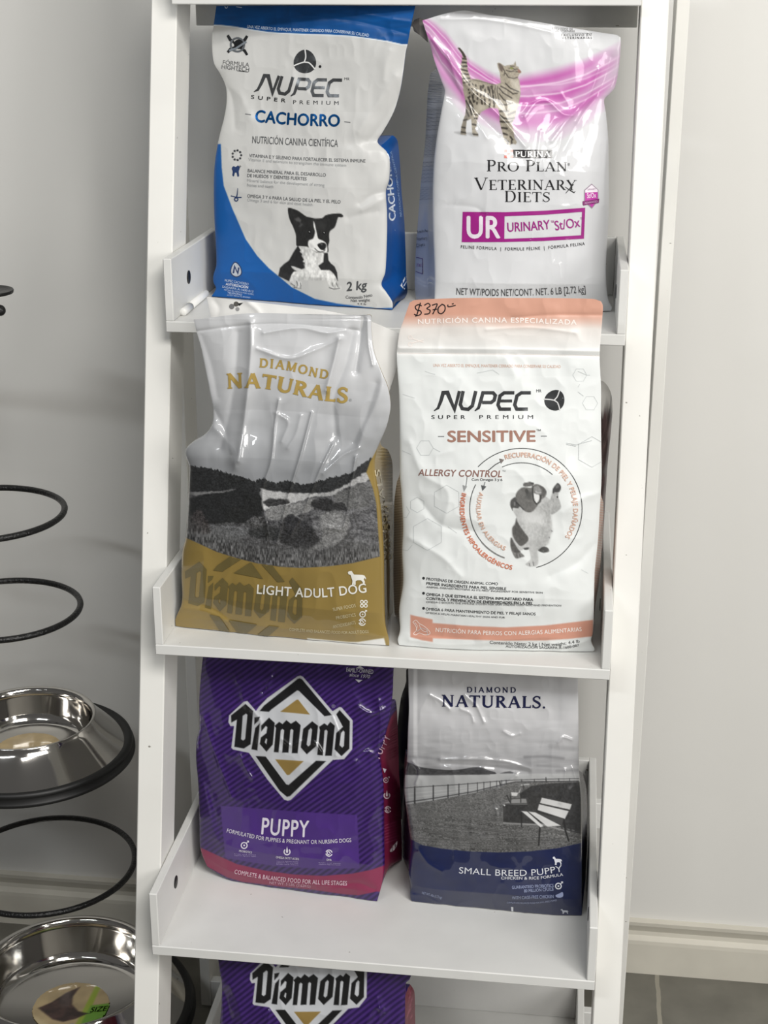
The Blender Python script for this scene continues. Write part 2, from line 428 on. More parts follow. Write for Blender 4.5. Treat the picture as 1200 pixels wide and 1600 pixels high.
# ---- lettering
_tc = {}
def _txt(s, bold, sp):
    key = (s, bold, sp)
    if key in _tc: return _tc[key]
    c = bpy.data.curves.new('tmp_text', 'FONT'); c.body = s; c.space_character = sp; c.resolution_u = 4
    o = bpy.data.objects.new('tmp_text', c); SC.collection.objects.link(o)
    dg = bpy.context.evaluated_depsgraph_get(); dg.update()
    me = o.evaluated_get(dg).to_mesh()
    v = np.empty(3 * len(me.vertices)); me.vertices.foreach_get('co', v); v = v.reshape(-1, 3)[:, :2]
    me.calc_loop_triangles(); t = np.empty(3 * len(me.loop_triangles), int); me.loop_triangles.foreach_get('vertices', t)
    o.evaluated_get(dg).to_mesh_clear()
    bpy.data.objects.remove(o); bpy.data.curves.remove(c)
    _tc[key] = (v.copy(), t.reshape(-1, 3).copy()); return _tc[key]
CAPH = None
def split_tris(v, t, lmax):
    for _ in range(7):
        e = np.stack([np.linalg.norm(v[t[:, (k + 1) % 3]] - v[t[:, k]], axis=1) for k in range(3)], 1)
        k = e.argmax(1); big = e.max(1) > lmax
        if not big.any(): break
        tb = t[big]; kb = k[big]; r = np.arange(len(tb))
        a, b, c = tb[r, kb], tb[r, (kb + 1) % 3], tb[r, (kb + 2) % 3]
        m = (v[a] + v[b]) / 2; mi = len(v) + r
        v = np.vstack([v, m]); t = np.vstack([t[~big], np.stack([a, mi, c], 1), np.stack([mi, b, c], 1)])
    return v, t
def along(v, path, h, shear=0.0, lo=None, hi=None):
    """letters (cap height 1, natural width) onto a baseline path, stretched to its length"""
    P = np.array(path, float)
    C = P if len(P) == 2 else (P if len(P) > 12 else cr(P, 60))
    s = np.r_[0, np.cumsum(np.linalg.norm(np.diff(C, axis=0), axis=1))]
    lo = v[:, 0].min() if lo is None else lo; hi = v[:, 0].max() if hi is None else hi
    x = (v[:, 0] - lo) / (hi - lo) * s[-1] + shear * v[:, 1] * h
    T = np.gradient(C, s, axis=0) if len(C) > 2 else np.repeat((C[1:] - C[:1]) / s[-1], 2, 0)
    xc = np.clip(x, 0, s[-1])
    b = np.stack([np.interp(xc, s, C[:, k]) for k in (0, 1)], 1); tg = np.stack([np.interp(xc, s, T[:, k]) for k in (0, 1)], 1)
    tg /= np.linalg.norm(tg, axis=1)[:, None]
    up = np.stack([tg[:, 1], -tg[:, 0]], 1)
    return b + tg * (x - xc)[:, None] + up * (v[:, 1] * h)[:, None]
def text(s, path, h, col, bold=0.0, shear=0.0, sp=1.0, m=0, lmax=2.6):
    global CAPH
    if CAPH is None: CAPH = _txt('H', 0.0, 1.0)[0][:, 1].max()
    v, t = _txt(s, 0.0, sp)
    if bold > 0:                                        # heavier weight: the same letters printed again a hair to each side
        n = len(v); sh = [(-bold, 0), (bold, 0), (0, bold * .8), (0, -bold * .8)]
        v = np.vstack([v + o for o in sh]); t = np.vstack([t + n * i for i in range(4)])
    v = v / CAPH
    w = along(v, path, h, shear)
    zc = np.repeat(np.arange(4), len(w) // 4) * 2.5e-5 if bold > 0 else np.zeros(len(w))
    w, t = split_tris(np.c_[w, zc], t, lmax)
    return (w, t, col, m)
def tri_poly(polys):
    """polygon with holes (list of rings) -> vertices, triangles"""
    V = [Vector((x, y, 0)) for r in polys for x, y in r]
    t = tessellate_polygon([[Vector((x, y, 0)) for x, y in r] for r in polys])
    return np.array([(p.x, p.y) for p in V]), np.array(t, int).reshape(-1, 3)
def shape(rings, col, m=0, lmax=2.6):
    v, t = tri_poly(rings); v, t = split_tris(v, t, lmax); return (v, t, col, m)
def ribbon(pts, w):
    """stroke with mitred joints; w one width or one per point"""
    P = np.array(pts, float); n = len(P); w = np.broadcast_to(np.asarray(w, float), (n,))
    closed = np.allclose(P[0], P[-1])
    T = np.diff(P, axis=0); T /= np.linalg.norm(T, axis=1)[:, None] + 1e-12
    N = np.stack([-T[:, 1], T[:, 0]], 1)
    A = np.empty((n, 2))
    for i in range(n):
        if i in (0, n - 1) and not closed: A[i] = N[min(i, n - 2)]
        else:
            a, b = N[i - 1] if i > 0 else N[-1], N[i] if i < n - 1 else N[0]
            q = a + b; q /= np.linalg.norm(q) + 1e-12; A[i] = q / max(.45, q @ b)
    v = np.vstack([P + A * w[:, None] / 2, P - A * w[:, None] / 2])
    t = []
    for i in range(n - 1): t += [(i, i + 1, n + i + 1), (i, n + i + 1, n + i)]
    return v, np.array(t, int)
def merge(parts, dz=0.0):
    V = []; T = []; b = 0
    for i, (v, t) in enumerate(parts):
        if v.shape[1] == 2: v = np.c_[v, np.full(len(v), dz * (i % 6))]
        V.append(v); T.append(np.asarray(t) + b); b += len(v)
    return np.vstack(V), np.vstack(T)
def stroke(pts, w, col, m=0, lmax=2.6, soft=False):
    if soft: pts = cr(pts, 10 * len(pts))
    v, t = ribbon(pts, w); v, t = split_tris(v, t, lmax); return (v, t, col, m)
def rect(x0, y0, x1, y1): return [(x0, y0), (x1, y0), (x1, y1), (x0, y1)]
def arc(cx, cy, r, a0, a1, n=40, ry=None):
    t = np.radians(np.linspace(a0, a1, n)); return np.stack([cx + r * np.cos(t), cy + (ry or r) * np.sin(t)], 1)
# serif capitals drawn from strokes (thick K, thin k, serif thickness q, serif overhang o)
def serif_letter(ch, K, k, q, o):
    R = []
    def S(p, w): R.append(ribbon(p, w))
    def bar(x0, x1, y): S([(x0, y), (x1, y)], q)
    def stem(x, w, b=1, t=1):
        S([(x, 0), (x, 1)], w)
        if b: bar(x - w / 2 - o, x + w / 2 + o, q / 2)
        if t: bar(x - w / 2 - o, x + w / 2 + o, 1 - q / 2)
    def bowl(x, y0, y1, wx):
        m = (y0 + y1) / 2; r = (y1 - y0) / 2; a = np.radians(np.linspace(90, -90, 22))
        P = [(x, y1 - k / 2)] + [(x + wx * .45 + wx * .55 * math.cos(t) - K * .0, m + (r - k / 2) * math.sin(t)) for t in a] + [(x, y0 + k / 2)]
        S(P, [k] + [k + (K - k) * max(0, math.cos(t)) ** 1.3 for t in a] + [k])
    if ch == 'I': stem(.2, K); w = .4
    elif ch == 'P': stem(.22, K); bowl(.22, .46, 1, .42); w = .72
    elif ch == 'R': stem(.22, K); bowl(.22, .48, 1, .42); S([(.42, .5), (.78, .02)], K * .95); bar(.70, .92, q / 2); w = .9
    elif ch == 'D': stem(.22, K); bowl(.22, 0, 1, .62); w = .98
    elif ch in 'OC':
        a = np.radians(np.linspace(0, 360, 49)) if ch == 'O' else np.radians(np.linspace(45, 315, 40))
        S([(.5 + (.48 - K / 2) * math.cos(t), .5 + (.52 - k / 2) * math.sin(t)) for t in a], [k + (K - k) * abs(math.cos(t)) ** 1.4 for t in a]); w = 1.0
    elif ch == 'E':
        stem(.22, K); S([(.22, 1 - k / 2), (.66, 1 - k / 2)], k); S([(.22, .52), (.55, .52)], k); S([(.22, k / 2), (.70, k / 2)], k)
        S([(.66, 1), (.66, .8)], q); S([(.55, .6), (.55, .44)], q); S([(.70, 0), (.70, .22)], q); w = .76
    elif ch == 'L': stem(.22, K); S([(.22, k / 2), (.68, k / 2)], k); S([(.68, 0), (.68, .22)], q); w = .72
    elif ch == 'T': stem(.42, K, 1, 0); S([(.03, 1 - k / 2), (.81, 1 - k / 2)], k); S([(.05, 1), (.05, .78)], q); S([(.79, 1), (.79, .78)], q); w = .84
    elif ch == 'N':
        S([(.18, 0), (.18, 1)], k); S([(.16, .97), (.80, .03)], K); S([(.80, 0), (.80, 1)], k)
        bar(.04, .32, q / 2); bar(.02, .24, 1 - q / 2); bar(.66, .94, 1 - q / 2); w = .98
    elif ch == 'V':
        S([(.12, 1), (.50, .02)], K); S([(.50, .02), (.84, 1)], k); bar(0, .28, 1 - q / 2); bar(.72, .96, 1 - q / 2); w = .96
    elif ch == 'Y':
        S([(.12, 1), (.45, .46)], K); S([(.45, .46), (.78, 1)], k); S([(.45, .5), (.45, 0)], K); bar(.30, .60, q / 2); bar(0, .26, 1 - q / 2); bar(.66, .90, 1 - q / 2); w = .9
    elif ch == 'A':
        S([(.12, 0), (.47, .98)], k); S([(.47, .98), (.84, 0)], K); S([(.25, .34), (.70, .34)], k); bar(0, .25, q / 2); bar(.70, .98, q / 2); w = .96
    elif ch == 'M':
        S([(.16, 0), (.18, 1)], k); S([(.18, .96), (.52, .05)], K); S([(.52, .05), (.88, .96)], k); S([(.88, 0), (.88, 1)], K)
        bar(.04, .30, q / 2); bar(.74, 1.02, q / 2); bar(.06, .22, 1 - q / 2); bar(.84, 1.02, 1 - q / 2); w = 1.06
    elif ch == 'U':
        P = [(.2, 1), (.2, .34)] + [(.5 - .30 * math.cos(t), .31 - .27 * math.sin(t)) for t in np.radians(np.linspace(10, 170, 18))] + [(.8, .34), (.8, 1)]
        S(P, [K, K] + list(np.linspace(K, k, 18)) + [k, k]); bar(.04, .36, 1 - q / 2); bar(.68, .92, 1 - q / 2); w = .96
    elif ch == 'S':
        P = cr([(.58, .80), (.48, .95), (.28, .96), (.13, .82), (.16, .65), (.36, .52), (.54, .38), (.58, .20), (.44, .05), (.22, .04), (.08, .22)], 44)
        t = np.linspace(0, 1, 44); S(P, k + (K - k) * np.exp(-((t - .5) / .2) ** 2)); S([(.59, .98), (.59, .74)], q); S([(.07, .02), (.07, .28)], q); w = .68
    elif ch == '.': S([(.1, .0), (.1, .18)], .18); w = .22
    else: return None, .4
    return merge(R, 1.8e-5), w
def serif(s, path, h, col, K=.15, k=.055, q=.045, o=.08, first=1.0, gap=.04, m=0, big=()):
    x = 0; parts = []
    for i, ch in enumerate(s):
        sc = first if (i == 0 or i in big) else 1.0
        g, w = serif_letter(ch, K / sc ** .5, k, q, o)
        if g is not None:
            q_ = g[0].copy(); q_[:, :2] *= sc; q_[:, 0] += x; parts.append((q_, g[1]))
        x += w * sc + gap
    v, t = merge(parts); w = np.c_[along(v, path, h), v[:, 2]]; w, t = split_tris(w, t, 2.6); return (w, t, col, m)

class Film:
    """a sheet of film standing on a plane through two floor points, tilted by k, swelling towards the room"""
    def __init__(s, pa, pb, k, L, R, T, B, bulge=0.02, g=((0, .15), (.25, .5), (.6, 1), (.92, .8), (1, .15)), creases=(), noise=(), step=1.25, lift=0.0, pw=.6):
        s.pa = np.asarray(pa, float); d = np.asarray(pb, float) - s.pa; d /= np.linalg.norm(d)
        n = np.cross(d, np.array([0, k, 1.0])); n /= np.linalg.norm(n)
        s.n = n if n @ (CAM - s.pa) > 0 else -n
        s.pa = s.pa + s.n * lift
        s.L, s.R, s.T, s.B = [np.array(x, float) for x in (L, R, T, B)]
        s.bulge, s.g, s.cre, s.noi, s.step, s.pw = bulge, np.array(g, float), creases, noise, step, pw
        l = cr(s.L, 200); r = cr(s.R, 200); s.lv = l[np.argsort(l[:, 1])]; s.rv = r[np.argsort(r[:, 1])]
        s.tv = cr(s.T, 100); s.bv = cr(s.B, 100)
    def delta(s, u, v):
        xl = np.interp(v, s.lv[:, 1], s.lv[:, 0]); xr = np.interp(v, s.rv[:, 1], s.rv[:, 0])
        a = np.clip((u - xl) / (xr - xl), 0, 1)
        vt = np.interp(u, s.tv[:, 0], s.tv[:, 1]); vb = np.interp(u, s.bv[:, 0], s.bv[:, 1])
        b = np.clip((v - vt) / (vb - vt), 0, 1)
        d = s.bulge * (4 * a * (1 - a) + 1e-6) ** s.pw * np.interp(b, s.g[:, 0], s.g[:, 1])
        e = np.clip(np.minimum(a, 1 - a) * 9, 0, 1)
        for (amp, w, pts) in s.cre:
            pts = cr(pts, 7 * len(pts)) if len(pts) > 2 else np.array(pts, float)
            k = (u > pts[:, 0].min() - 5 * w) & (u < pts[:, 0].max() + 5 * w) & (v > pts[:, 1].min() - 5 * w) & (v < pts[:, 1].max() + 5 * w)
            if k.any():
                q = seg_dist(u[k], v[k], pts) / w
                d[k] += amp * np.exp(-np.sqrt(q * q + .12))
        for (amp, su, sv, ridged, seed) in s.noi:
            f = fbm(u / su, v / sv, seed, 2)
            d += amp * ((.35 - np.abs(f)) if ridged else f) * (.25 + .75 * e)
        return d
    def surf(s, u, v, extra=0.0):
        u = np.asarray(u, float); v = np.asarray(v, float)
        q = ray(u, v); d = s.delta(u, v) + extra
        lam = (d + (s.pa - CAM) @ s.n) / (q @ s.n)
        return CAM + q * lam[..., None]
    def grid(s):
        nu = max(8, int(np.linalg.norm(s.T[-1] - s.T[0]) / s.step)); nv = max(8, int(np.linalg.norm(s.L[-1] - s.L[0]) / s.step))
        l, r, t, b = cr(s.L, nv), cr(s.R, nv), cr(s.T, nu), cr(s.B, nu)
        S = np.linspace(0, 1, nu)[None, :, None]; V = np.linspace(0, 1, nv)[:, None, None]
        P = (1 - S) * l[:, None] + S * r[:, None] + (1 - V) * t[None] + V * b[None] - ((1 - S) * (1 - V) * t[0] + S * (1 - V) * t[-1] + (1 - S) * V * b[0] + S * V * b[-1])
        return P
def quads(nv, nu):
    i = np.arange(nv * nu).reshape(nv, nu)
    return np.stack([i[:-1, :-1], i[1:, :-1], i[1:, 1:], i[:-1, 1:]], -1).reshape(-1, 4)
def mesh_from(name, verts, quad, tri, qm, tm, cols, mats, parent, flip_to=None):
    nq, ntr = len(quad), len(tri)
    me = bpy.data.meshes.new(name)
    me.vertices.add(len(verts)); me.vertices.foreach_set('co', np.asarray(verts, np.float32).ravel())
    li = np.r_[np.asarray(quad, np.int32).ravel(), np.asarray(tri, np.int32).ravel()]
    me.loops.add(len(li)); me.loops.foreach_set('vertex_index', li)
    me.polygons.add(nq + ntr)
    st = np.r_[np.arange(nq) * 4, nq * 4 + np.arange(ntr) * 3].astype(np.int32)
    me.polygons.foreach_set('loop_start', st)
    me.polygons.foreach_set('material_index', np.r_[np.zeros(nq) + qm, tm].astype(np.int32))
    me.polygons.foreach_set('use_smooth', np.r_[np.ones(nq, bool), np.ones(ntr, bool)])
    me.update(calc_edges=True); me.validate()
    ca = me.color_attributes.new('print', 'FLOAT_COLOR', 'POINT')
    ca.data.foreach_set('color', np.c_[lin(cols), np.ones(len(cols))].astype(np.float32).ravel())
    return link(name, me, mats, parent)
def orient(v3, t):
    n = np.cross(v3[t[:, 1]] - v3[t[:, 0]], v3[t[:, 2]] - v3[t[:, 0]])
    bad = (n * (CAM - v3[t[:, 0]])).sum(1) < 0
    t = t.copy(); t[bad] = t[bad][:, ::-1]; return t
def decals(base_n, surf, decs, lift):
    V = []; T = []; C = []; M = []; b = base_n; boxes = []
    for (v, t, col, m) in decs:
        a = np.r_[v[:, :2].min(0), v[:, :2].max(0)]; lay = 0
        for (o, k) in boxes:
            if a[0] < o[2] and a[2] > o[0] and a[1] < o[3] and a[3] > o[1]: lay = max(lay, k + 1)
        boxes.append((a, lay))
        p = surf(v[:, 0], v[:, 1], lift + min(lay, 7) * 1.6e-4 + (v[:, 2] if v.shape[1] > 2 else np.zeros(len(v))))
        t = orient(p, t)
        V.append(p); T.append(t + b); C.append(np.broadcast_to(np.asarray(col, float), (len(v), 3))); M.append(np.full(len(t), m)); b += len(v)
    if not V: return np.zeros((0, 3)), np.zeros((0, 3), int), np.zeros((0, 3)), np.zeros(0)
    return np.vstack(V), np.vstack(T), np.vstack(C), np.r_[tuple(M)]
def bag(name, label, film, art, decs, mats, zf, thick, left=None, right=None, side_art=None, side_decs=(), back_col=(200, 200, 200), t0=(.35, .35), group=None, cat='bag of pet food', lift=0.0006, xmax=None, ybackmax=None, side_mats=None):
    """left / right: measured outline of the gusset's far edge, or None where it is out of sight"""
    P = film.grid(); nv, nu = P.shape[:2]
    u, v = P[..., 0].ravel(), P[..., 1].ravel()
    X = film.surf(u, v)
    def clampz(p):
        p[:, 2] = np.maximum(p[:, 2], zf + 0.0012)
        if xmax: p[:, 0] = np.clip(p[:, 0], xmax[0], xmax[1])
        if ybackmax is not None: p[:, 1] = np.minimum(p[:, 1], ybackmax)
        return p
    X = clampz(X)
    c = X.mean(0); root = empty(name, (float(c[0]), float(c[1]), zf)); tag(root, label, cat, group or 'bags of pet food on the ladder shelf')
    col = art(u, v)
    rim = np.vstack([cr(film.T, 60), cr(film.R, 120), cr(film.B, 60)[::-1], cr(film.L, 120)[::-1]])
    kept = []
    for (a, t, c_, m_) in decs:                         # print stops at the edge of the sheet
        ct = a[t].mean(1); k = inside(ct[:, 0], ct[:, 1], [tuple(p) for p in rim])
        if k.any(): kept.append((a, t[k], c_, m_))
    decs = kept
    dv, dt, dc, dm = decals(len(X), film.surf, decs, lift)
    if len(dv): dv = clampz(dv)
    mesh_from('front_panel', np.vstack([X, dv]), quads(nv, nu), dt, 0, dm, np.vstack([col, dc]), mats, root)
    G = X.reshape(nv, nu, 3); far = {}
    rows = np.linspace(0, 1, nv)
    for key, edge, poly, sg, st in (('l', G[:, 0], left, 1, t0[0]), ('r', G[:, -1], right, -1, t0[1])):
        tau = np.clip((rows - st) / (1 - st), 0, 1)
        th = 0.003 + thick * np.clip(tau * 3.2, 0, 1) ** .7
        if poly is None:
            f = edge.copy(); f[:, 1] += th; f[:, 0] += sg * 0.012 * np.clip(tau * 4, 0, 1)
        else:
            pp = cr(poly, 200)[(tau * 199).astype(int)]
            f = on_y(pp[:, 0], pp[:, 1], 0.0)
            f = np.stack([on_y(a, b, y) for a, b, y in zip(pp[:, 0], pp[:, 1], edge[:, 1] + th)])
            k = rows < st; f[k] = edge[k] + np.array([0, .003, 0])
            w = np.clip((rows - st) / .03, 0, 1)[:, None]; f = np.where(k[:, None], f, edge * (1 - w) + f * w + np.array([0, .003, 0]) * (1 - w))
        far[key] = clampz(f)
        M = 9; a = np.linspace(0, 1, M)[None, :, None]
        E = edge[:, None] * (1 - a) + far[key][:, None] * a
        dip = (0.010 if poly is None else 0.004) * (1 - np.abs(2 * a - 1)) * np.clip(tau * 5, 0, 1)[:, None, None]
        E = E + np.array([sg, 0, 0]) * dip
        E = E.reshape(-1, 3)
        if xmax: E[:, 0] = np.clip(E[:, 0], xmax[0], xmax[1])
        px = to_px(E)
        cs = side_art(px[:, 0], px[:, 1], key) if side_art else np.broadcast_to(np.asarray(back_col, float), (len(E), 3))
        sd = [d for k2, d in side_decs if k2 == key]
        def ssurf(uu, vv, extra):
            out = np.empty((len(uu), 3))
            for i in range(len(uu)):
                d2 = (px[:, 0] - uu[i]) ** 2 + (px[:, 1] - vv[i]) ** 2
                j = np.argpartition(d2, 6)[:6]; w = 1 / (d2[j] + .3)
                out[i] = on_y(uu[i], vv[i], (E[j, 1] * w).sum() / w.sum() - extra[i] * 4)
            return out
        dv, dt, dc, dm = decals(len(E), ssurf, sd, lift)
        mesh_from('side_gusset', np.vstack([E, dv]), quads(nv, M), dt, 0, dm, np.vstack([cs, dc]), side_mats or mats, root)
    M = 14; a = np.linspace(0, 1, M)[None, :, None]
    E = far['l'][:, None] * (1 - a) + far['r'][:, None] * a
    E = E + np.array([0, 1, 0]) * (0.012 * (4 * a * (1 - a)) ** .6 * np.clip(rows * 3, 0, 1)[:, None, None] * np.clip((1 - rows) * 6, 0, 1)[:, None, None])
    # the sheets part only where the bag is filled: above that the back follows the front
    fr = np.stack([np.stack([np.interp(np.linspace(0, 1, M), np.linspace(0, 1, nu), G[i, :, k]) for k in range(3)], 1) for i in range(nv)])
    E[..., 1] = np.maximum(E[..., 1], fr[..., 1] + 0.003)
    E = clampz(E.reshape(-1, 3))
    Gb = E.reshape(nv, M, 3)[-1]; fb = fr[-1]
    bot = np.stack([fb * (1 - q) + Gb * q for q in np.linspace(0, 1, 6)]).reshape(-1, 3)
    E = np.vstack([E, bot]); q = np.vstack([quads(nv, M), quads(6, M) + nv * M])
    mesh_from('back_panel', E, q, np.zeros((0, 3), int), 0, np.zeros(0), np.broadcast_to(np.asarray(back_col, float), (len(E), 3)), mats, root)
    return root
# ------------------------------------------------------------------ film materials
def film_mat(name, rough, coat, bump=0.0, bscale=120.0, coat_rough=0.05):
    return attr_mat(name, rough, coat, 0.3, bump, bscale, coat_rough)
F_SATIN = film_mat('satin_printed_film', 0.4, 0.1, 0.08, 90, 0.2)
F_GLOSS = film_mat('glossy_printed_film', 0.36, 0.6, 0.05, 60, 0.035)
F_SHINE = film_mat('shiny_silver_printed_film', 0.33, 1.0, 0.04, 60, 0.03)
F_SEMI = film_mat('semi_gloss_printed_film', 0.34, 0.6, 0.05, 70, 0.05)
F_FOIL = attr_mat('foil_print', 0.24)
F_FOIL.node_tree.nodes['Principled BSDF'].inputs['Metallic'].default_value = 0.75
F_CLEAR = mat('cloudy_clear_plastic', (205, 203, 198), 0.18, 0, 0.5)
F_INK = attr_mat('matt_ink', 0.6)
GREY = (92, 94, 96); LG = (158, 160, 161)

# ------------------------------------------------------------------ marks shared by bags
def nupec(path, h, col, m=1):
    L = [([(.02, .0), (.22, .14), (.36, .50), (.47, .91), (.68, .92), (1.03, .08), (1.27, 1.0)], [.04, .13, .17, .19, .21, .20, .16]), ([(1.45, 1.0), (1.31, .32), (1.41, .11), (1.70, .08), (1.90, .26), (2.07, 1.0)], .17),
         ([(2.02, .0), (2.20, .14), (2.30, .46), (2.42, .91), (2.92, .91), (3.03, .78), (2.97, .54), (2.82, .42), (2.38, .42)], [.05, .14, .17, .17, .17, .17, .17, .17, .17]), ([(3.96, .91), (3.46, .91), (3.26, .76), (3.16, .30), (3.26, .09), (3.79, .09)], .17), ([(3.22, .50), (3.85, .50)], .15),
         ([(4.77, .91), (4.30, .91), (4.09, .76), (3.98, .30), (4.08, .09), (4.62, .09)], .17)]
    v, t = merge([ribbon(p, w) for p, w in L], 1.8e-5)
    w_ = np.c_[along(v, path, h, 0.0, 0.0, 4.77), v[:, 2]]; w_, t = split_tris(w_, t, 2.6)
    return (w_, t, col, m)
def egg(cx, cy, rx, ry, col, line, m=1, rot=0.0):
    a = np.radians(np.linspace(0, 360, 40, endpoint=False))
    P = np.stack([rx * np.cos(a) * (1 + .13 * np.sin(a)), ry * np.sin(a)], 1)
    c, s = math.cos(rot), math.sin(rot); R = np.array([[c, -s], [s, c]])
    f = lambda p: np.asarray(p) @ R.T + (cx, cy)
    return [shape([f(P)], col, m)] + [stroke(f(np.array(q) * (rx, ry)), .11 * rx, line, 0, soft=True) for q in
            ([(-.05, -1), (.05, -.4), (-.05, .05)], [(-.05, .05), (-.5, .2), (-1, .42)], [(-.05, .05), (.4, .12), (.95, .62)])]
# emblem: rings in a 0-1200 square
LOGO = [([[(600, 38), (625, 32), (648, 42), (912, 350), (975, 312), (995, 318), (1092, 432), (1088, 690), (1015, 778), (915, 785), (540, 1142), (512, 1150), (480, 1140), (330, 960), (175, 735), (165, 722), (22, 692), (8, 676), (32, 482), (0, 484), (-18, 448), (-12, 388), (118, 266), (152, 258), (228, 348), (255, 310), (330, 232)]], 'w')]
LOGO += [(r, 'k') for r in [[[(5, 388), (135, 285), (202, 348), (180, 645), (120, 683), (35, 668), (58, 425), (8, 452)], [(110, 392), (140, 370), (152, 382), (132, 598), (114, 612), (95, 600)]],
         [[(215, 405), (264, 400), (250, 435), (213, 470)]], [[(222, 500), (262, 458), (240, 700), (188, 690)]],
         [[(275, 478), (345, 408), (396, 455), (378, 648), (322, 712), (262, 642), (272, 585), (322, 545), (330, 492), (316, 482), (275, 532)], [(318, 592), (328, 600), (322, 645), (306, 628)]],
         [[(395, 480), (435, 445), (465, 465), (500, 430), (540, 462), (585, 435), (627, 475), (600, 725), (548, 725), (562, 520), (548, 508), (535, 520), (518, 720), (462, 720), (480, 520), (465, 508), (450, 520), (430, 718), (388, 715), (407, 500)]],
         [[(650, 508), (730, 440), (782, 480), (765, 662), (682, 735), (628, 672)], [(698, 520), (718, 500), (730, 515), (714, 650), (695, 665), (680, 648)]],
         [[(792, 490), (838, 458), (866, 478), (892, 445), (932, 480), (905, 748), (845, 748), (868, 528), (855, 515), (840, 525), (825, 745), (775, 740), (800, 520)]],
         [[(945, 378), (975, 340), (1066, 440), (1062, 685), (992, 752), (930, 690), (945, 545), (1005, 490)], [(988, 545), (1008, 522), (1020, 535), (1014, 660), (998, 676), (974, 652)]]]]
LOGO += [(r, 'k') for r in [[[(260, 350), (300, 300), (600, 62), (618, 56), (640, 66), (905, 385), (840, 395), (612, 168), (595, 165), (365, 335), (345, 355)]],
              [[(225, 750), (315, 755), (498, 1003), (520, 1008), (765, 792), (855, 795), (532, 1108), (505, 1115), (440, 1060)]]]]
LOGO += [([[(590, 248), (605, 246), (710, 380), (445, 355)]], 'g'), ([[(400, 780), (655, 795), (525, 920), (505, 920)]], 'g')]
def diamond_logo(f, black):
    z = lambda pts: [f(360 + x * .175, 1050 + y * .175) for x, y in pts]
    return [shape([z(q) for q in r], black) for r, c in LOGO if c != 'w']
def small_icon(cx, cy, r, col, kind, m=0):
    o = []
    if kind == 'target': o = [stroke(arc(cx, cy, r, 0, 360), r * .38, col, m), shape([arc(cx, cy, r * .32, 0, 340, 12)], col, m), stroke([(cx + r * .7, cy - r * .7), (cx + r * 1.5, cy - r * 1.5)], r * .3, col, m), stroke([(cx + r * .95, cy - r * 1.55), (cx + r * 1.55, cy - r * 1.5), (cx + r * 1.5, cy - r * .95)], r * .22, col, m)]
    if kind == 'drop': o = [stroke(arc(cx, cy, r, -50, 230), r * .4, col, m), shape([[(cx, cy - r * 1.9), (cx + r * .38, cy - r * .2), (cx + r * .3, cy + r * .3), (cx - r * .3, cy + r * .3), (cx - r * .38, cy - r * .2)]], col, m)]
    if kind == 'swirl': o = [stroke(arc(cx, cy, r, 20, 170), r * .34, col, m), stroke(arc(cx, cy, r, 200, 350), r * .34, col, m), stroke(arc(cx - r * .1, cy, r * .5, 60, 300), r * .3, col, m), stroke([(cx, cy - r * .5), (cx + r * .5, cy + r * .3)], r * .25, col, m)]
    if kind == 'clover': o = [stroke(arc(cx + a * r * .55, cy + b * r * .55, r * .42, 0, 360, 20), r * .26, col, m) for a in (-1, 1) for b in (-1, 1)]
    return o
def dog_mark(x0, y0, x1, y1, col, m=0):
    P = [(0, .12), (.06, .02), (.20, .0), (.27, .14), (.33, .26), (.78, .28), (.90, .34), (.98, .52), (.96, .62), (.90, .48), (.86, .62), (.92, .78), (.90, 1), (.82, 1), (.80, .80), (.70, .66), (.52, .66), (.42, .74), (.42, 1), (.33, 1), (.33, .86), (.31, 1), (.22, 1), (.25, .72), (.19, .46), (.14, .28), (.04, .24)]
    return shape([[(x0 + a * (x1 - x0), y0 + b * (y1 - y0)) for a, b in P]], col, m)

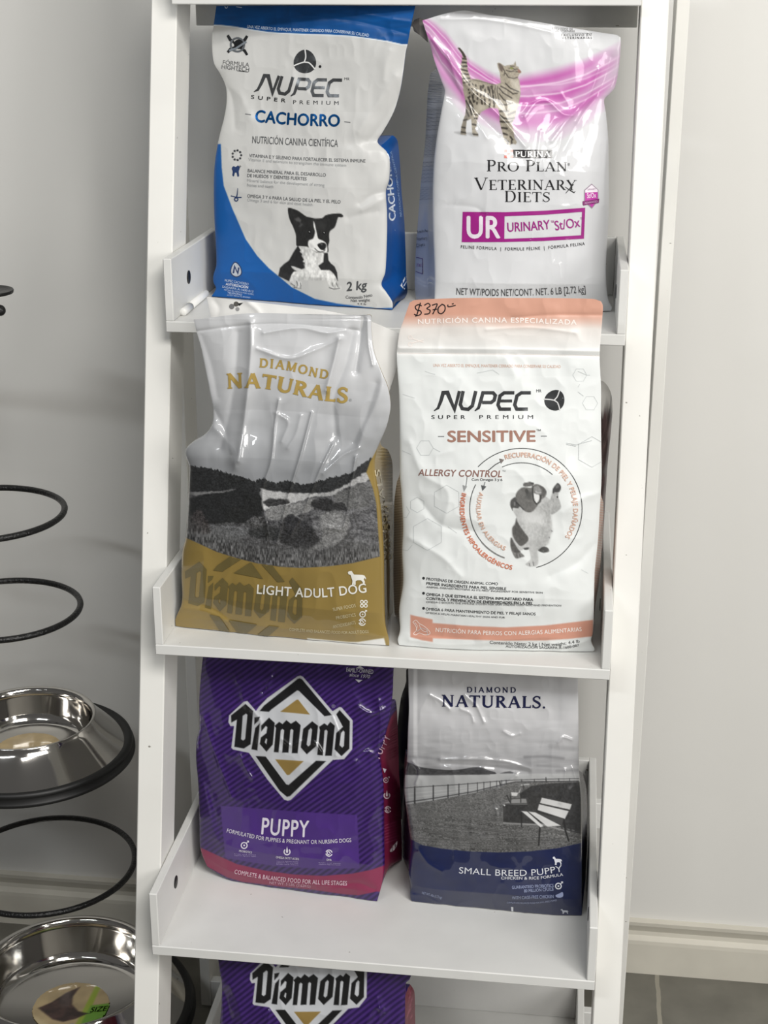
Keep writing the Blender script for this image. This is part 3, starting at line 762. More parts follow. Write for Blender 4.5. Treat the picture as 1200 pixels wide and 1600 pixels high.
# ================================================================== blue and white puppy food bag, first tray
def bag_a():
    L = [(338, 9), (334, 38), (331.5, 58), (332, 82), (335, 100), (344, 115), (353, 136), (354, 160), (350, 185), (344, 208), (339, 232), (335, 262), (334, 300), (335, 342), (337, 378), (338, 413), (333.5, 430), (333.6, 441), (337.5, 451), (330, 464)]
    R = [(648.8, 9), (641, 45), (636.8, 69), (633.8, 82), (630, 112), (625, 142), (617, 170), (607.5, 190), (597, 208), (590, 222), (604, 237), (609, 252), (608, 281), (603, 299), (604.7, 331), (604.7, 369), (602, 425), (596, 444), (604, 457), (613, 472), (613, 485)]
    T = [(338, 9), (430, 9), (540, 9), (648.8, 9)]
    B = [(330, 464), (360, 468), (420, 473), (490, 480), (560, 484), (613, 485)]
    film = Film(on_z(330, 464, TZ[1]), on_z(613, 485, TZ[1]), 0.02, L, R, T, B, 0.030,
        g=((0, .05), (.1, .12), (.35, .42), (.6, 1), (.9, .85), (1, .1)),
        creases=[(-.006, 9, [(625, 150), (600, 190), (575, 222)]), (.004, 8, [(618, 120), (590, 160), (560, 205)]), (-.004, 6, [(603, 300), (580, 305), (562, 318)]), (.004, 7, [(600, 310), (585, 318), (566, 328)]),
                 (-.004, 8, [(590, 330), (562, 335), (545, 340)]), (.003, 10, [(350, 130), (375, 150), (390, 185)]), (-.004, 7, [(345, 120), (362, 150), (368, 200)]), (.003, 8, [(610, 80), (603, 100), (600, 125)]),
                 (.0015, 3, [(560, 20), (610, 30), (640, 34)]), (-.0015, 3, [(470, 22), (560, 34), (635, 52)]), (.003, 9, [(345, 425), (380, 432), (400, 450)])],
        noise=[(.0035, 70, 95, False, 3), (.0016, 26, 40, True, 11)])
    BLUE = (12, 86, 158)
    swoosh = [(325, 225), (345, 225), (346.5, 262), (349.5, 290), (363, 326), (384, 374), (402, 400), (420, 419), (456, 449), (492, 467), (528, 474.5), (564, 479), (588, 481.5), (616, 481), (616, 500), (320, 500)]
    def art(u, v):
        A = Art(u, v, (198, 198, 196))
        A.fill([(325, 0), (660, 0), (645, 69.5), (628, 69), (606, 64), (580, 60), (550, 56), (515, 54), (480, 53), (440, 51.5), (420, 50), (390, 45.5), (368, 41.5), (345, 39), (325, 38)], noisy((10, 76, 140), .12, 40, 6, 5), .6)
        A.line([(325, 39), (345, 40), (368, 42.5), (390, 46.5), (420, 51), (480, 54), (515, 55), (550, 57), (580, 61), (606, 65), (628, 70), (645, 70.5)], 1.2, (225, 232, 240))
        A.fill(swoosh, BLUE, .7)
        # the black and white puppy
        q = lambda p: Z(p, 420, 310, 8.571)
        fur = lambda c, s=3: noisy(c, .22, s * .7, s * 1.4, 21)
        A.fill(q([(390, 630), (330, 720), (270, 830), (200, 880), (150, 930), (125, 1040), (200, 1075), (270, 1110), (330, 985), (480, 945), (500, 870), (430, 700)]), fur((38, 38, 39)), .6)
        A.fill(q([(730, 730), (790, 730), (800, 830), (830, 870), (880, 910), (915, 990), (925, 1110), (880, 1050), (760, 980), (680, 960), (660, 900), (730, 850)]), fur((40, 40, 41)), .6)
        A.fill(q([(400, 640), (430, 632), (470, 635), (530, 680), (640, 720), (740, 735), (735, 770), (725, 850), (690, 880), (660, 900), (700, 960), (780, 960), (830, 1000), (770, 1090), (700, 1100), (620, 1106), (530, 1100), (440, 1085), (400, 990), (340, 955), (310, 930), (300, 905), (340, 912), (380, 928), (440, 950), (490, 930), (480, 860), (455, 850), (470, 820), (440, 770), (450, 745), (415, 715), (430, 690)]), fur((206, 206, 204), 4), .8)
        A.fill(q([(470, 880), (520, 900), (600, 890), (660, 930), (640, 1000), (560, 1010), (500, 980)]), fur((222, 222, 220)), 2.0, .7)
        A.smooth(q([(258, 130), (330, 140), (400, 170), (500, 240), (560, 255), (620, 268), (715, 262), (760, 225), (860, 205), (960, 203), (998, 235), (975, 255), (930, 255), (905, 330), (880, 390), (820, 440), (808, 500), (812, 570), (795, 640), (790, 720), (640, 720), (520, 650), (400, 640), (370, 630), (365, 560), (360, 480), (320, 370), (290, 310), (265, 230)]), fur((40, 40, 40)), .6)
        A.fill(q([(345, 275), (400, 250), (435, 290), (420, 330), (400, 310), (370, 305)]), (92, 92, 92), 1.2, .8); A.fill(q([(395, 380), (430, 330), (460, 350), (420, 385)]), (84, 84, 84), 1.2, .7)
        A.fill(q([(560, 300), (700, 300), (760, 350), (740, 420), (600, 400)]), (66, 66, 66), 3, .35)
        A.smooth(q([(600, 305), (618, 350), (628, 400), (640, 450), (650, 500), (665, 540), (720, 565), (765, 600), (782, 660), (778, 720), (720, 725), (640, 715), (580, 690), (540, 660), (525, 605), (540, 562), (590, 540), (612, 490), (618, 440), (600, 370)]), (226, 226, 224), .7)
        A.fill(q([(540, 600), (580, 610), (620, 670), (560, 660)]), (188, 188, 186), 1.5, .7)
        A.smooth(q([(650, 618), (690, 596), (740, 594), (765, 615), (768, 650), (745, 688), (705, 690), (670, 660)]), (34, 34, 35), .5)
        A.line(q([(618, 672), (645, 700), (690, 718), (735, 708), (755, 690)]), 1.1, (45, 45, 45))
        A.fill(q([(690, 612), (715, 606), (720, 620), (700, 628)]), (105, 105, 105), .6, .8)
        for e in ((547, 452), (742, 462)):
            A.smooth(q([(e[0] - 22, e[1] - 12), (e[0], e[1] - 22), (e[0] + 22, e[1] - 8), (e[0] + 14, e[1] + 18), (e[0] - 14, e[1] + 16)]), (18, 18, 18), .5); A.smooth(q([(e[0] - 5, e[1] - 8), (e[0] + 5, e[1] - 6), (e[0] + 3, e[1] + 3), (e[0] - 5, e[1] + 2)]), (190, 190, 190), .4)
        for P in ([(290, 1060), (330, 990), (390, 985), (425, 1080), (445, 1180), (430, 1205), (340, 1198), (285, 1150)], [(750, 1020), (800, 960), (860, 1000), (900, 1060), (930, 1130), (975, 1190), (955, 1222), (880, 1230), (815, 1215), (785, 1110)]):
            A.smooth(q(P), fur((212, 212, 210), 4), .7)
        for P in ([(300, 1140), (350, 1175), (345, 1200)], [(372, 1110), (385, 1160), (370, 1195)], [(420, 1130), (430, 1170), (425, 1200)], [(810, 1195), (870, 1215), (950, 1205)], [(850, 1130), (860, 1180)], [(900, 1130), (925, 1185)]): A.line(q(P), 1.2, (70, 70, 70), .85)
        A.fill(q([(295, 1150), (330, 1190), (430, 1205), (340, 1198)]), (60, 60, 60), 1, .8)
        return A.c
    wb = (196, 212, 232)
    D = [text('UNA VEZ ABIERTO EL EMPAQUE, MANTENER CERRADO PARA CONSERVAR SU CALIDAD', [(386, 43.5), (430, 47.5), (480, 49.5), (530, 51.5), (576, 57.5)], 4.6, wb, .01),
         nupec([(396, 143.5), (440, 149), (480, 151.5), (534, 152.5)], 30, (104, 106, 108)),
         text('MR', [(538, 125), (546, 125.5)], 4, GREY, 0, m=1),
         text('SUPER', [(392, 154), (446, 160)], 5.6, (70, 72, 74), .02, sp=1.9, m=1), text('PREMIUM', [(458, 162.3), (529, 164)], 5.8, (70, 72, 74), .006, sp=1.9, m=1),
         text('CACHORRO', [(398, 190), (465, 195.5), (531, 197.5)], 18, (18, 92, 160), .032, sp=1.02, m=1),
         stroke([(383, 178), (392, 179.3)], 1.2, GREY), stroke([(538, 190.3), (547.5, 191.3)], 1.2, GREY),
         text('NUTRICIÓN CANINA CIENTÍFICA', [(394, 223.5), (460, 227), (528, 229.5)], 11, (74, 76, 78), .004),
         text('VITAMINA E Y SELENIO PARA FORTALECER EL SISTEMA INMUNE', [(389, 245.5), (480, 251), (571, 254)], 5.0, GREY, .016),
         text('Vitamin E and selenium to strengthen the immune system', [(388, 251.5), (465, 256.5), (541, 260.5)], 4.6, LG),
         text('BALANCE MINERAL PARA EL DESARROLLO', [(387, 269), (509, 276)], 5.0, GREY, .016), text('DE HUESOS Y DIENTES FUERTES', [(386, 276.5), (479, 282)], 5.0, GREY, .016),
         text('Mineral balance for the development of strong', [(386, 284), (507, 291.5)], 4.6, LG), text('bones and teeth', [(386, 291), (427, 294)], 4.6, LG),
         text('OMEGA 3 Y 6 PARA LA SALUD DE LA PIEL Y EL PELO', [(386, 308.5), (460, 314), (532, 318)], 5.0, GREY, .016), text('Omega 3 and 6 for skin and coat health', [(386, 314.5), (488, 322)], 4.6, LG),
         text('2 kg', [(541, 455), (573, 451.5)], 13.5, (72, 74, 76), .03, .18, 1.02), text('Contenido Neto', [(540, 466.5), (560, 467), (582, 463)], 4.6, (80, 82, 84), .012), text('Net weight', [(548, 472), (578, 471)], 4.4, (80, 82, 84), .012), text('4.4 lb', [(558, 476), (572, 476.5)], 2.6, (80, 82, 84), .01),
         text('FÓRMULA', [(348, 100.5), (389, 104.5)], 6.5, (120, 122, 124), 0, m=1), text('HIGHTECH', [(346, 107.5), (389, 112)], 6.5, (120, 122, 124), 0, m=1), stroke([(370, 110.5), (388, 112.5)], .8, GREY, 1),
         text('NUPEC CACHORRO', [(351, 439.5), (388, 446)], 3.8, wb), text('AUTORIZACIÓN', [(352.5, 445.4), (387.5, 451)], 3.7, (235, 240, 246), .02), text('SAGARPA A-1600-013', [(347, 449.4), (395.5, 457.2)], 3.3, wb, .005),
         text('HECHO EN MÉXICO POR NUPEC', [(350, 453.6), (396.5, 461.3)], 2.2, wb), text('TELÉFONO', [(355, 458.2), (378, 461.8)], 2.6, wb, .01), text('LOTE Y FECHA AL REVERSO', [(355, 461.8), (391, 466)], 2.0, wb)]
    D += egg(476.5, 96, 17.5, 18.5, (92, 94, 96), (215, 215, 214), 1, .05)
    D += [shape([arc(500, 104, 2.2, 0, 340, 12)], (70, 70, 70), 1)]
    # four-armed atom mark, ring mark, tooth mark, hair mark, shield mark
    c0 = (371, 71)
    for dx, dy, w in ((-15, -16, 5), (15, -15, 5), (-15, 11, 5), (15, 15, 4.5)):
        D.append(stroke([(c0[0] + dx * .25, c0[1] + dy * .2), (c0[0] + dx * .75, c0[1] + dy * .55), (c0[0] + dx * 1.02, c0[1] + dy)], [3, w, w * .8], (70, 72, 74), 1, soft=False))
    D += [stroke(arc(371, 70, 10.5, 0, 360), 3, (150, 156, 162), 1), shape([arc(373, 69, 7.4, 0, 350, 30)], (58, 60, 62), 1), stroke([(358, 79), (368, 76), (385, 65)], 3.2, (190, 200, 210), 1)]
    for a in range(0, 360, 40):
        x, y = 370 + 6.8 * math.cos(math.radians(a)), 242.5 + 7.6 * math.sin(math.radians(a))
        for b in (0, 60, 120): D.append(stroke([(x - 2 * math.cos(math.radians(a + b)), y - 2 * math.sin(math.radians(a + b))), (x + 2 * math.cos(math.radians(a + b)), y + 2 * math.sin(math.radians(a + b)))], .9, (40, 44, 52)))
    navy = (28, 52, 96)
    D += [shape([cr([(362, 263), (365, 259.5), (368, 261), (372, 258.5), (374.5, 262), (373, 268), (373.5, 275), (371, 276), (369.5, 270), (367, 270), (365.5, 275.5), (363, 274), (363.5, 268)], 60, True)], navy), stroke([(373, 260), (377, 260)], .9, GREY), stroke([(375, 258), (375, 262)], .9, GREY),
          stroke([(360.5, 306), (370, 308.5), (377.5, 308.5)], 1.6, navy), stroke([(371.5, 294), (370.5, 304), (369, 310)], [.8, 1.6, 2.2], navy), stroke(arc(369, 311.5, 2.6, 0, 360, 20), 1.7, navy)]
    D += [shape([cr([(366, 409), (360.5, 418), (360.5, 428), (369, 433.5), (377.5, 429), (377.5, 420), (372, 411)], 50, True)], (38, 60, 100)), shape([cr([(366.5, 411), (362, 418.5), (362, 427), (369, 432), (376, 428), (376, 420.5), (371.5, 413)], 50, True)], (206, 212, 222), 1), stroke([(364.5, 427), (366.5, 416.5), (371.5, 427), (373, 418)], 2.6, (40, 58, 96))]
    # white mark at the very top of the band
    D += [stroke(cr([(351, 10), (353.5, 13), (356, 10)], 12), 1.1, wb), stroke([(369, 10.5), (378, 11.8)], 1, wb)]
    far = [(598, 211), (609, 210.5), (616, 213), (621.5, 221), (625, 256), (627, 294), (632, 350), (633.5, 387), (635, 434), (636.5, 457), (630, 470)]
    def side(u, v, k):
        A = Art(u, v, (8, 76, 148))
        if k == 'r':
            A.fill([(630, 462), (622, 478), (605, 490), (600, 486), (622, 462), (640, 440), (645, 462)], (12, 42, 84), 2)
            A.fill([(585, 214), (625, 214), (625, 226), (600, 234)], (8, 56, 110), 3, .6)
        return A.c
    W = (222, 230, 240)
    SD = [('r', text('CACHORRO', [(617.5, 345), (617, 320), (614, 290), (610.5, 262), (607, 238)], 9.5, W, .03)), ('r', stroke([(617.5, 352), (617.5, 360)], 1, W)),
          ('r', text('NUTRICIÓN CANINA CIENTÍFICA', [(628, 338), (625, 310), (620, 270), (612, 236)], 3.0, (150, 180, 220))), ('r', stroke([(634, 432), (627, 446), (632, 452)], 2.2, W)), ('r', stroke([(635, 440), (631, 447)], 1.2, W))]
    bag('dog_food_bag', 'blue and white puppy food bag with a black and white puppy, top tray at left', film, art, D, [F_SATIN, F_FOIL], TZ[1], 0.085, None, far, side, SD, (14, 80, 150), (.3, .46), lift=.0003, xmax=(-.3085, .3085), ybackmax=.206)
bag_a()

# ================================================================== white and magenta cat food bag, first tray
def bag_b():
    L = [(660, 32), (665, 48), (671, 66), (679, 95), (690, 127), (695, 143), (689, 177), (682, 218), (677.5, 260), (676, 325), (677, 372), (679, 420), (679, 464), (678, 487)]
    R = [(969.5, 58.6), (970, 66.5), (967, 104), (961, 136), (952, 147), (944, 156), (946.7, 177), (950.5, 218), (951.4, 285), (951, 341), (948, 388), (946.6, 420), (948, 452), (951.4, 471), (956, 480), (954, 487)]
    T = [(660, 32), (693, 22), (724, 16.5), (745, 19.5), (768, 24), (795, 27), (833, 33), (871, 39.5), (915, 47), (950, 52.5), (963, 54.5), (969.5, 58.6)]
    B = [(678, 487), (760, 489), (860, 489), (954, 487)]
    film = Film(on_z(680, 487, TZ[1]), on_z(953, 487, TZ[1]), 0.03, L, R, T, B, 0.034,
        g=((0, .1), (.08, .2), (.28, .38), (.5, 1), (.9, .9), (1, .12)),
        creases=[(.005, 4.5, [(676, 62), (700, 90), (735, 140), (775, 175), (820, 228)]), (-.004, 6, [(668, 70), (700, 118), (740, 170), (780, 210)]), (.0045, 4, [(936, 108), (920, 150), (885, 190), (862, 220)]), (-.004, 6, [(955, 90), (938, 140), (910, 180), (880, 235)]),
                 (.004, 4, [(820, 182), (836, 162), (855, 158), (880, 178), (895, 180)]), (.003, 4, [(930, 150), (915, 165), (900, 190)]), (.0022, 4, [(845, 205), (842, 230), (838, 255)]), (.0022, 4, [(880, 205), (872, 235), (866, 250)]),
                 (-.0025, 5, [(700, 320), (745, 325), (760, 345)]), (.003, 5, [(948, 220), (945, 270), (944, 320)]), (.002, 3, [(690, 30), (745, 30), (800, 37), (860, 50)]), (.003, 4, [(700, 85), (715, 130), (760, 215)]), (-.003, 8, [(690, 145), (720, 160), (750, 190)])],
        noise=[(.0035, 80, 90, False, 23), (.0016, 30, 42, True, 31)])
    MG = np.array((186, 92, 166.0))
    up = np.array([(655, 20), (680, 36), (696, 50), (715, 75), (734, 95), (763, 113), (782, 122), (800, 123), (817, 119), (867, 109), (915, 95), (947, 79), (975, 64)], float)
    lo = np.array([(655, 60), (671, 75), (690, 118), (725, 158), (757, 176), (788, 191), (826, 197), (877, 191), (915, 172), (947, 150), (975, 130)], float)
    cat_body = [(240, 640), (290, 610), (340, 585), (430, 585), (520, 620), (620, 650), (690, 665), (760, 640), (752, 560), (748, 500), (715, 400), (710, 362), (735, 348), (770, 365), (815, 400), (850, 388), (880, 385), (945, 375), (975, 328), (985, 400), (1015, 405), (1025, 440), (1055, 475), (1050, 500), (1025, 520), (1005, 570), (1030, 600), (1040, 700), (1048, 780), (1030, 900), (1020, 960), (985, 1060), (965, 1160), (920, 1230), (945, 1330), (960, 1440), (995, 1500), (975, 1530), (930, 1520), (890, 1542), (850, 1535), (815, 1500), (790, 1380), (765, 1290), (745, 1200), (740, 1100), (722, 1010), (600, 1000), (540, 1030), (480, 1060), (440, 1120), (420, 1180), (400, 1330), (440, 1380), (432, 1410), (370, 1405), (350, 1370), (345, 1300), (335, 1160), (270, 1190), (255, 1330), (265, 1375), (250, 1395), (180, 1385), (190, 1280), (225, 1160), (250, 1100), (260, 980), (240, 850), (215, 740)]
    cat_tail = [(140, 140), (155, 130), (175, 140), (225, 200), (268, 280), (280, 400), (290, 470), (330, 580), (350, 640), (240, 720), (215, 680), (190, 500), (182, 420), (200, 300), (205, 250), (185, 200)]
    def art(u, v):
        A = Art(u, v, (205, 206, 208))
        vu = np.interp(u, up[:, 0], up[:, 1]); vl = np.interp(u, lo[:, 0], lo[:, 1]); f = (v - vu) / (vl - vu)
        k = np.clip((f + .08) / .22, 0, 1) * np.clip((1.35 - f) / .55, 0, 1)
        k = k * np.where(u < 720, .85, 1) * np.clip((985 - u) / 60, .35, 1)
        w = .62 + .38 * np.sin(f * 15 + (u - 800) * .012 + .8 * np.sin(u * .02))
        A.put(np.clip(k * (.42 + .55 * w), 0, 1), MG)
        for (o1, o2, s) in ((.18, .30, .75), (.36, .52, .8), (.55, .70, .7), (.74, .80, .6), (.10, .42, .5)):
            ff = o1 + (o2 - o1) * np.clip((u - 760) / 190, -.6, 1) ** 1; d = (f - ff) * (vl - vu)
            A.put(np.exp(-(d / 1.4) ** 2) * s * np.clip(k * 1.5, 0, 1), (228, 206, 224))
        q = lambda p: Z(p, 700, 60, 9.231)
        A.fill(q([(100, 1355), (190, 1350), (260, 1395), (180, 1385)]), (120, 120, 120), 2.5, .7); A.fill(q([(280, 1370), (350, 1365), (430, 1412), (350, 1405)]), (120, 120, 120), 2.5, .7)
        fur = noisy((158, 150, 135), .16, 1.6, 2.2, 9)
        A.smooth(q(cat_tail), fur, .5); A.fill(q(cat_body), fur, .6)
        body = np.maximum(A.alpha(q(cat_body), .6), A.alpha(q(cat_tail), .5))
        A.put(body * A.alpha(q([(420, 960), (600, 880), (760, 940), (720, 1010), (600, 1000), (480, 1060), (400, 1110)]), 5) * .7, (200, 192, 176))
        A.put(body * A.alpha(q([(900, 600), (1040, 600), (1040, 830), (1000, 760), (940, 680)]), 4) * .6, (206, 200, 188))
        A.put(body * A.alpha(q([(880, 860), (1020, 830), (1000, 1000), (900, 1040)]), 4) * .5, (196, 190, 176))
        A.put(body * A.alpha(q([(180, 1390), (240, 850), (300, 1000), (330, 1150), (250, 1390)]), 5) * .45, (70, 66, 60))
        dk = (50, 46, 42)
        def sp(P, w, a=.85): A.put(np.minimum(body, 1) * np.clip(.5 + (w / 2 - seg_dist(u, v, q(P))) / 1.3, 0, 1) * a, dk)
        near = (u > 705) & (u < 825) & (v > 65) & (v < 235)
        if near.any():
            S = Art(A.u[near], A.v[near], (0, 0, 0)); S.c = A.c[near]; bm = body[near]; uu, vv = S.u, S.v
            def sp(P, w, a=.85): S.put(bm * np.clip(.5 + (w / 2 - seg_dist(uu, vv, q(P))) / 1.2, 0, 1) * a, dk)
            sp([(150, 140), (205, 190), (245, 260)], 5, .9); sp([(205, 290), (265, 300)], 2.6); sp([(200, 345), (270, 350)], 3); sp([(190, 405), (275, 400)], 3); sp([(200, 450), (280, 470)], 2.5); sp([(210, 510), (290, 520)], 2.5); sp([(215, 580), (310, 575)], 2.5); sp([(225, 640), (320, 620)], 2.5, .6)
            rng = np.random.RandomState(4)
            for r_ in range(6):
                for c_ in range(8):
                    x = 290 + c_ * 58 + rng.uniform(-14, 14) + r_ * 6; y = 660 + r_ * 62 + rng.uniform(-14, 14) + c_ * 6
                    if x < 700 and y < 980: sp([(x, y), (x + rng.uniform(-8, 8), y + 10 + 5 * c_)], 2.0 + rng.uniform(0, 1.2), .8)
            for x in range(610, 720, 36): sp([(x, 690), (x - 10, 760), (x + 10, 860), (x + 5, 930)], 1.3, .7)
            sp([(360, 595), (500, 625), (690, 675)], 1.4, .5)
            for P in ([(740, 720), (800, 790), (920, 860)], [(760, 690), (840, 730), (940, 800), (1000, 790)], [(830, 650), (900, 720), (1020, 770)], [(740, 800), (800, 880), (900, 940)], [(730, 880), (780, 960)], [(740, 950), (850, 960), (930, 930)]): sp(P, 1.9, .8)
            for P in ([(750, 1050), (870, 1050)], [(870, 1100), (970, 1060)], [(750, 1110), (800, 1150), (860, 1160)], [(870, 1160), (965, 1150)], [(755, 1200), (850, 1205)], [(770, 1290), (850, 1300)], [(880, 1210), (930, 1190)], [(800, 1370), (850, 1390)], [(820, 1450), (850, 1480)], [(900, 1420), (930, 1460)], [(860, 1520), (870, 1490)], [(920, 1515), (915, 1480)]): sp(P, 3.0, .85)
            for P in ([(260, 900), (320, 1000), (340, 1100)], [(290, 850), (350, 960), (370, 1060)], [(350, 820), (370, 920)], [(240, 1000), (300, 1120)], [(380, 1100), (450, 1100)], [(385, 1150), (430, 1160)], [(220, 1180), (270, 1170)], [(200, 1280), (250, 1290)], [(190, 1350), (255, 1360)], [(355, 1240), (405, 1250)], [(350, 1380), (435, 1390)]): sp(P, 2.6, .8)
            for P in ([(800, 440), (820, 480), (810, 530)], [(830, 500), (870, 560), (950, 580), (1000, 560)], [(840, 460), (900, 480), (950, 470)], [(880, 430), (920, 420), (950, 440)], [(900, 400), (960, 400)], [(960, 450), (1000, 440)], [(980, 480), (1040, 485)]): sp(P, 1.3, .8)
            S.put(bm * np.clip(.5 + (2.2 - np.hypot(uu - 699.3 - 0, 0 * vv)) / 1, 0, 1) * 0, dk)
            S.smooth(q([(890, 425), (925, 415), (945, 438), (915, 445)]), (120, 130, 60), .4, .8)
            S.smooth(q([(725, 370), (750, 365), (800, 420), (775, 480), (750, 450)]), (96, 84, 78), .6, .9)
            S.smooth(q([(1010, 440), (1050, 470), (1050, 500), (1010, 490)]), (150, 110, 100), .5, .8)
            A.c[near] = S.c
        return A.c
    BK = (30, 30, 32); M_ = (150, 32, 124)
    D = [shape([rect(801.5, 234, 863, 247)], (40, 38, 40)), shape([rect(788, 234, 801.5, 247)], (214, 120, 110))]
    for i in range(3):
        for j in range(3):
            if (i + j) % 2: D.append(shape([rect(788 + i * 4.5, 234 + j * 4.33, 792.5 + i * 4.5, 238.33 + j * 4.33)], (240, 232, 228)))
    D += [serif('PURINA', [(805, 245.3), (860, 245.3)], 9, (235, 235, 235), .2, .09, .06, .06),
          serif('PRO PLAN', [(761, 267.5), (886, 267.5)], 14.5, BK, .15, .05, .045, .07, 1.22, .05, 0, (0, 4)), text('®', [(887, 259), (890.5, 259)], 4, BK),
          serif('VETERINARY', [(741, 297), (820, 296.5), (901, 297)], 15.5, BK, .15, .05, .045, .07, 1.25, .03), stroke([(883, 292), (892, 298), (897, 301), (899, 299)], [.8, 1.4, 1.6, .6], BK), stroke([(896, 288), (884, 302)], [1.6, .8], BK),
          serif('DIETS', [(789, 315.5), (859, 315.5)], 15.5, BK, .15, .05, .045, .07, 1.12, .05),
          shape([[(723, 331), (790, 331.5), (855, 329), (914.5, 324.5), (912.5, 373), (850, 376.5), (788, 378.2), (721.5, 378.4)], [(788.5, 338), (852, 335.5), (909.5, 331), (908, 367.5), (850, 371), (788, 373.2)]], M_),
          text('UR', [(729, 371.5), (782, 371.5)], 33, (222, 214, 222), .028, sp=1.05), text('URINARY', [(793, 362), (828, 360.5), (860, 357.5)], 14, M_, .012), text('™', [(861, 351), (866, 350.5)], 6, M_), text('St/Ox', [(868, 360), (907, 354)], 14.5, M_, .012), text('™', [(907.5, 346), (912, 345.5)], 6, M_),
          text('FELINE FORMULA  |  FORMULE FÉLINE  |  FÓRMULA FELINA', [(720, 387.8), (790, 391.3), (850, 389.8), (914, 383)], 4.7, (50, 50, 52), .012, sp=1.25),
          text('NET WT/POIDS NET/CONT. NET. 6 LB [2,72 kg]', [(713, 460.5), (780, 462.5), (850, 461), (915, 457)], 10.5, (62, 62, 64), .004),
          text('EXCLUSIVO DE', [(863, 45.5), (895, 47)], 3.0, (96, 96, 98), .01, sp=1.3), text('LAS VETERINARIAS', [(868, 49.2), (898, 50)], 2.8, (84, 84, 86), .01, sp=1.3), stroke([(877, 51.2), (925, 52)], .7, GREY), text('EXCLUSIVO EN', [(877, 56.2), (924, 56)], 3.3, (60, 60, 62), .014, sp=1.3), text('VETERINARIAS', [(878, 61), (925, 60.6)], 3.4, (60, 60, 62), .014, sp=1.3),
          shape([[(913, 297), (924.5, 287), (935, 296.5), (935, 313), (925, 326), (913, 315)]], (150, 132, 148)), shape([[(914.3, 297.6), (924.5, 288.6), (934, 297), (933.8, 312), (925, 324), (914.3, 314)]], (232, 224, 232)), shape([[(914.3, 301), (933.9, 300), (933.8, 312), (925, 324), (914.3, 314)]], (186, 60, 160)),
          shape([[(910.5, 314.5), (936.5, 310.5), (935.5, 317), (911, 321)]], (120, 30, 100)), text('St/Ox', [(917.5, 309.5), (931.5, 308.5)], 7.5, (240, 228, 238), .01), text('ADVANCED', [(913.5, 319), (934, 316)], 3, (210, 170, 205)), text('URINARY', [(918, 297.5), (931, 296.5)], 2.6, (120, 60, 110))]
    far = [(678, 103), (672.5, 116), (668, 150), (664.5, 219), (658, 281), (652, 359), (649, 406), (648.4, 453), (651, 472)]
    def side(u, v, k):
        A = Art(u, v, (172, 176, 186))
        if k == 'l':
            A.fill([(655, 95), (700, 95), (690, 150), (655, 150)], (186, 186, 188), 12)
            for y in np.arange(131, 312, 3.0):
                if int(y) % 41 > 5: A.line([(640, y + 1.5), (690, y - 1.5)], 1.4, (84, 90, 104), .55 + .25 * math.sin(y * 3.1))
            A.fill([(640, 262), (690, 262), (690, 312), (640, 316)], (120, 140, 176), 8, .35)
        return A.c
    SD = [('l', text('Purina Pro Plan', [(652, 364), (668, 362)], 4, (58, 62, 74))), ('l', text('Veterinary', [(651, 376), (667, 374)], 5, (80, 84, 96))), ('l', text('Diets', [(651, 386), (664, 384)], 5, (80, 84, 96))),
          ('l', stroke([(650, 402), (660, 404), (660, 428), (649.5, 424)], 1.0, (84, 56, 120))), ('l', text('URINARY', [(650.5, 416), (659, 417.5)], 5, (100, 70, 130)))]
    root = bag('cat_food_bag', 'white and magenta cat food bag with a spotted cat, top tray at right', film, art, D, [F_SEMI, F_FOIL], TZ[1], 0.075, far, None, side, SD, (186, 188, 192), (.16, .2), xmax=(-.3085, .3085), ybackmax=.206)
    # corner of the rear sheet that curls out beside the opening
    y0 = float(film.surf(np.array([660.0]), np.array([40.0]))[0, 1]) + .012
    o = [(668, 66), (656, 55), (646, 49), (643, 38), (647, 31), (655, 28), (664, 31)]
    P = on_y([p[0] for p in o], [p[1] for p in o], y0)
    P[2:5, 1] += .006
    V = np.vstack([P, P + np.array([.0006, .0012, 0])]); n = len(P)
    mb = MB(); mb.poly(V, [tuple(range(n)), tuple(reversed(range(n, 2 * n)))] + [(i, (i + 1) % n, n + (i + 1) % n, n + i) for i in range(n)]); mb.build('rear_corner', mat('grey_inner_film', (112, 108, 104), .3, 0, .4), root)
bag_b()

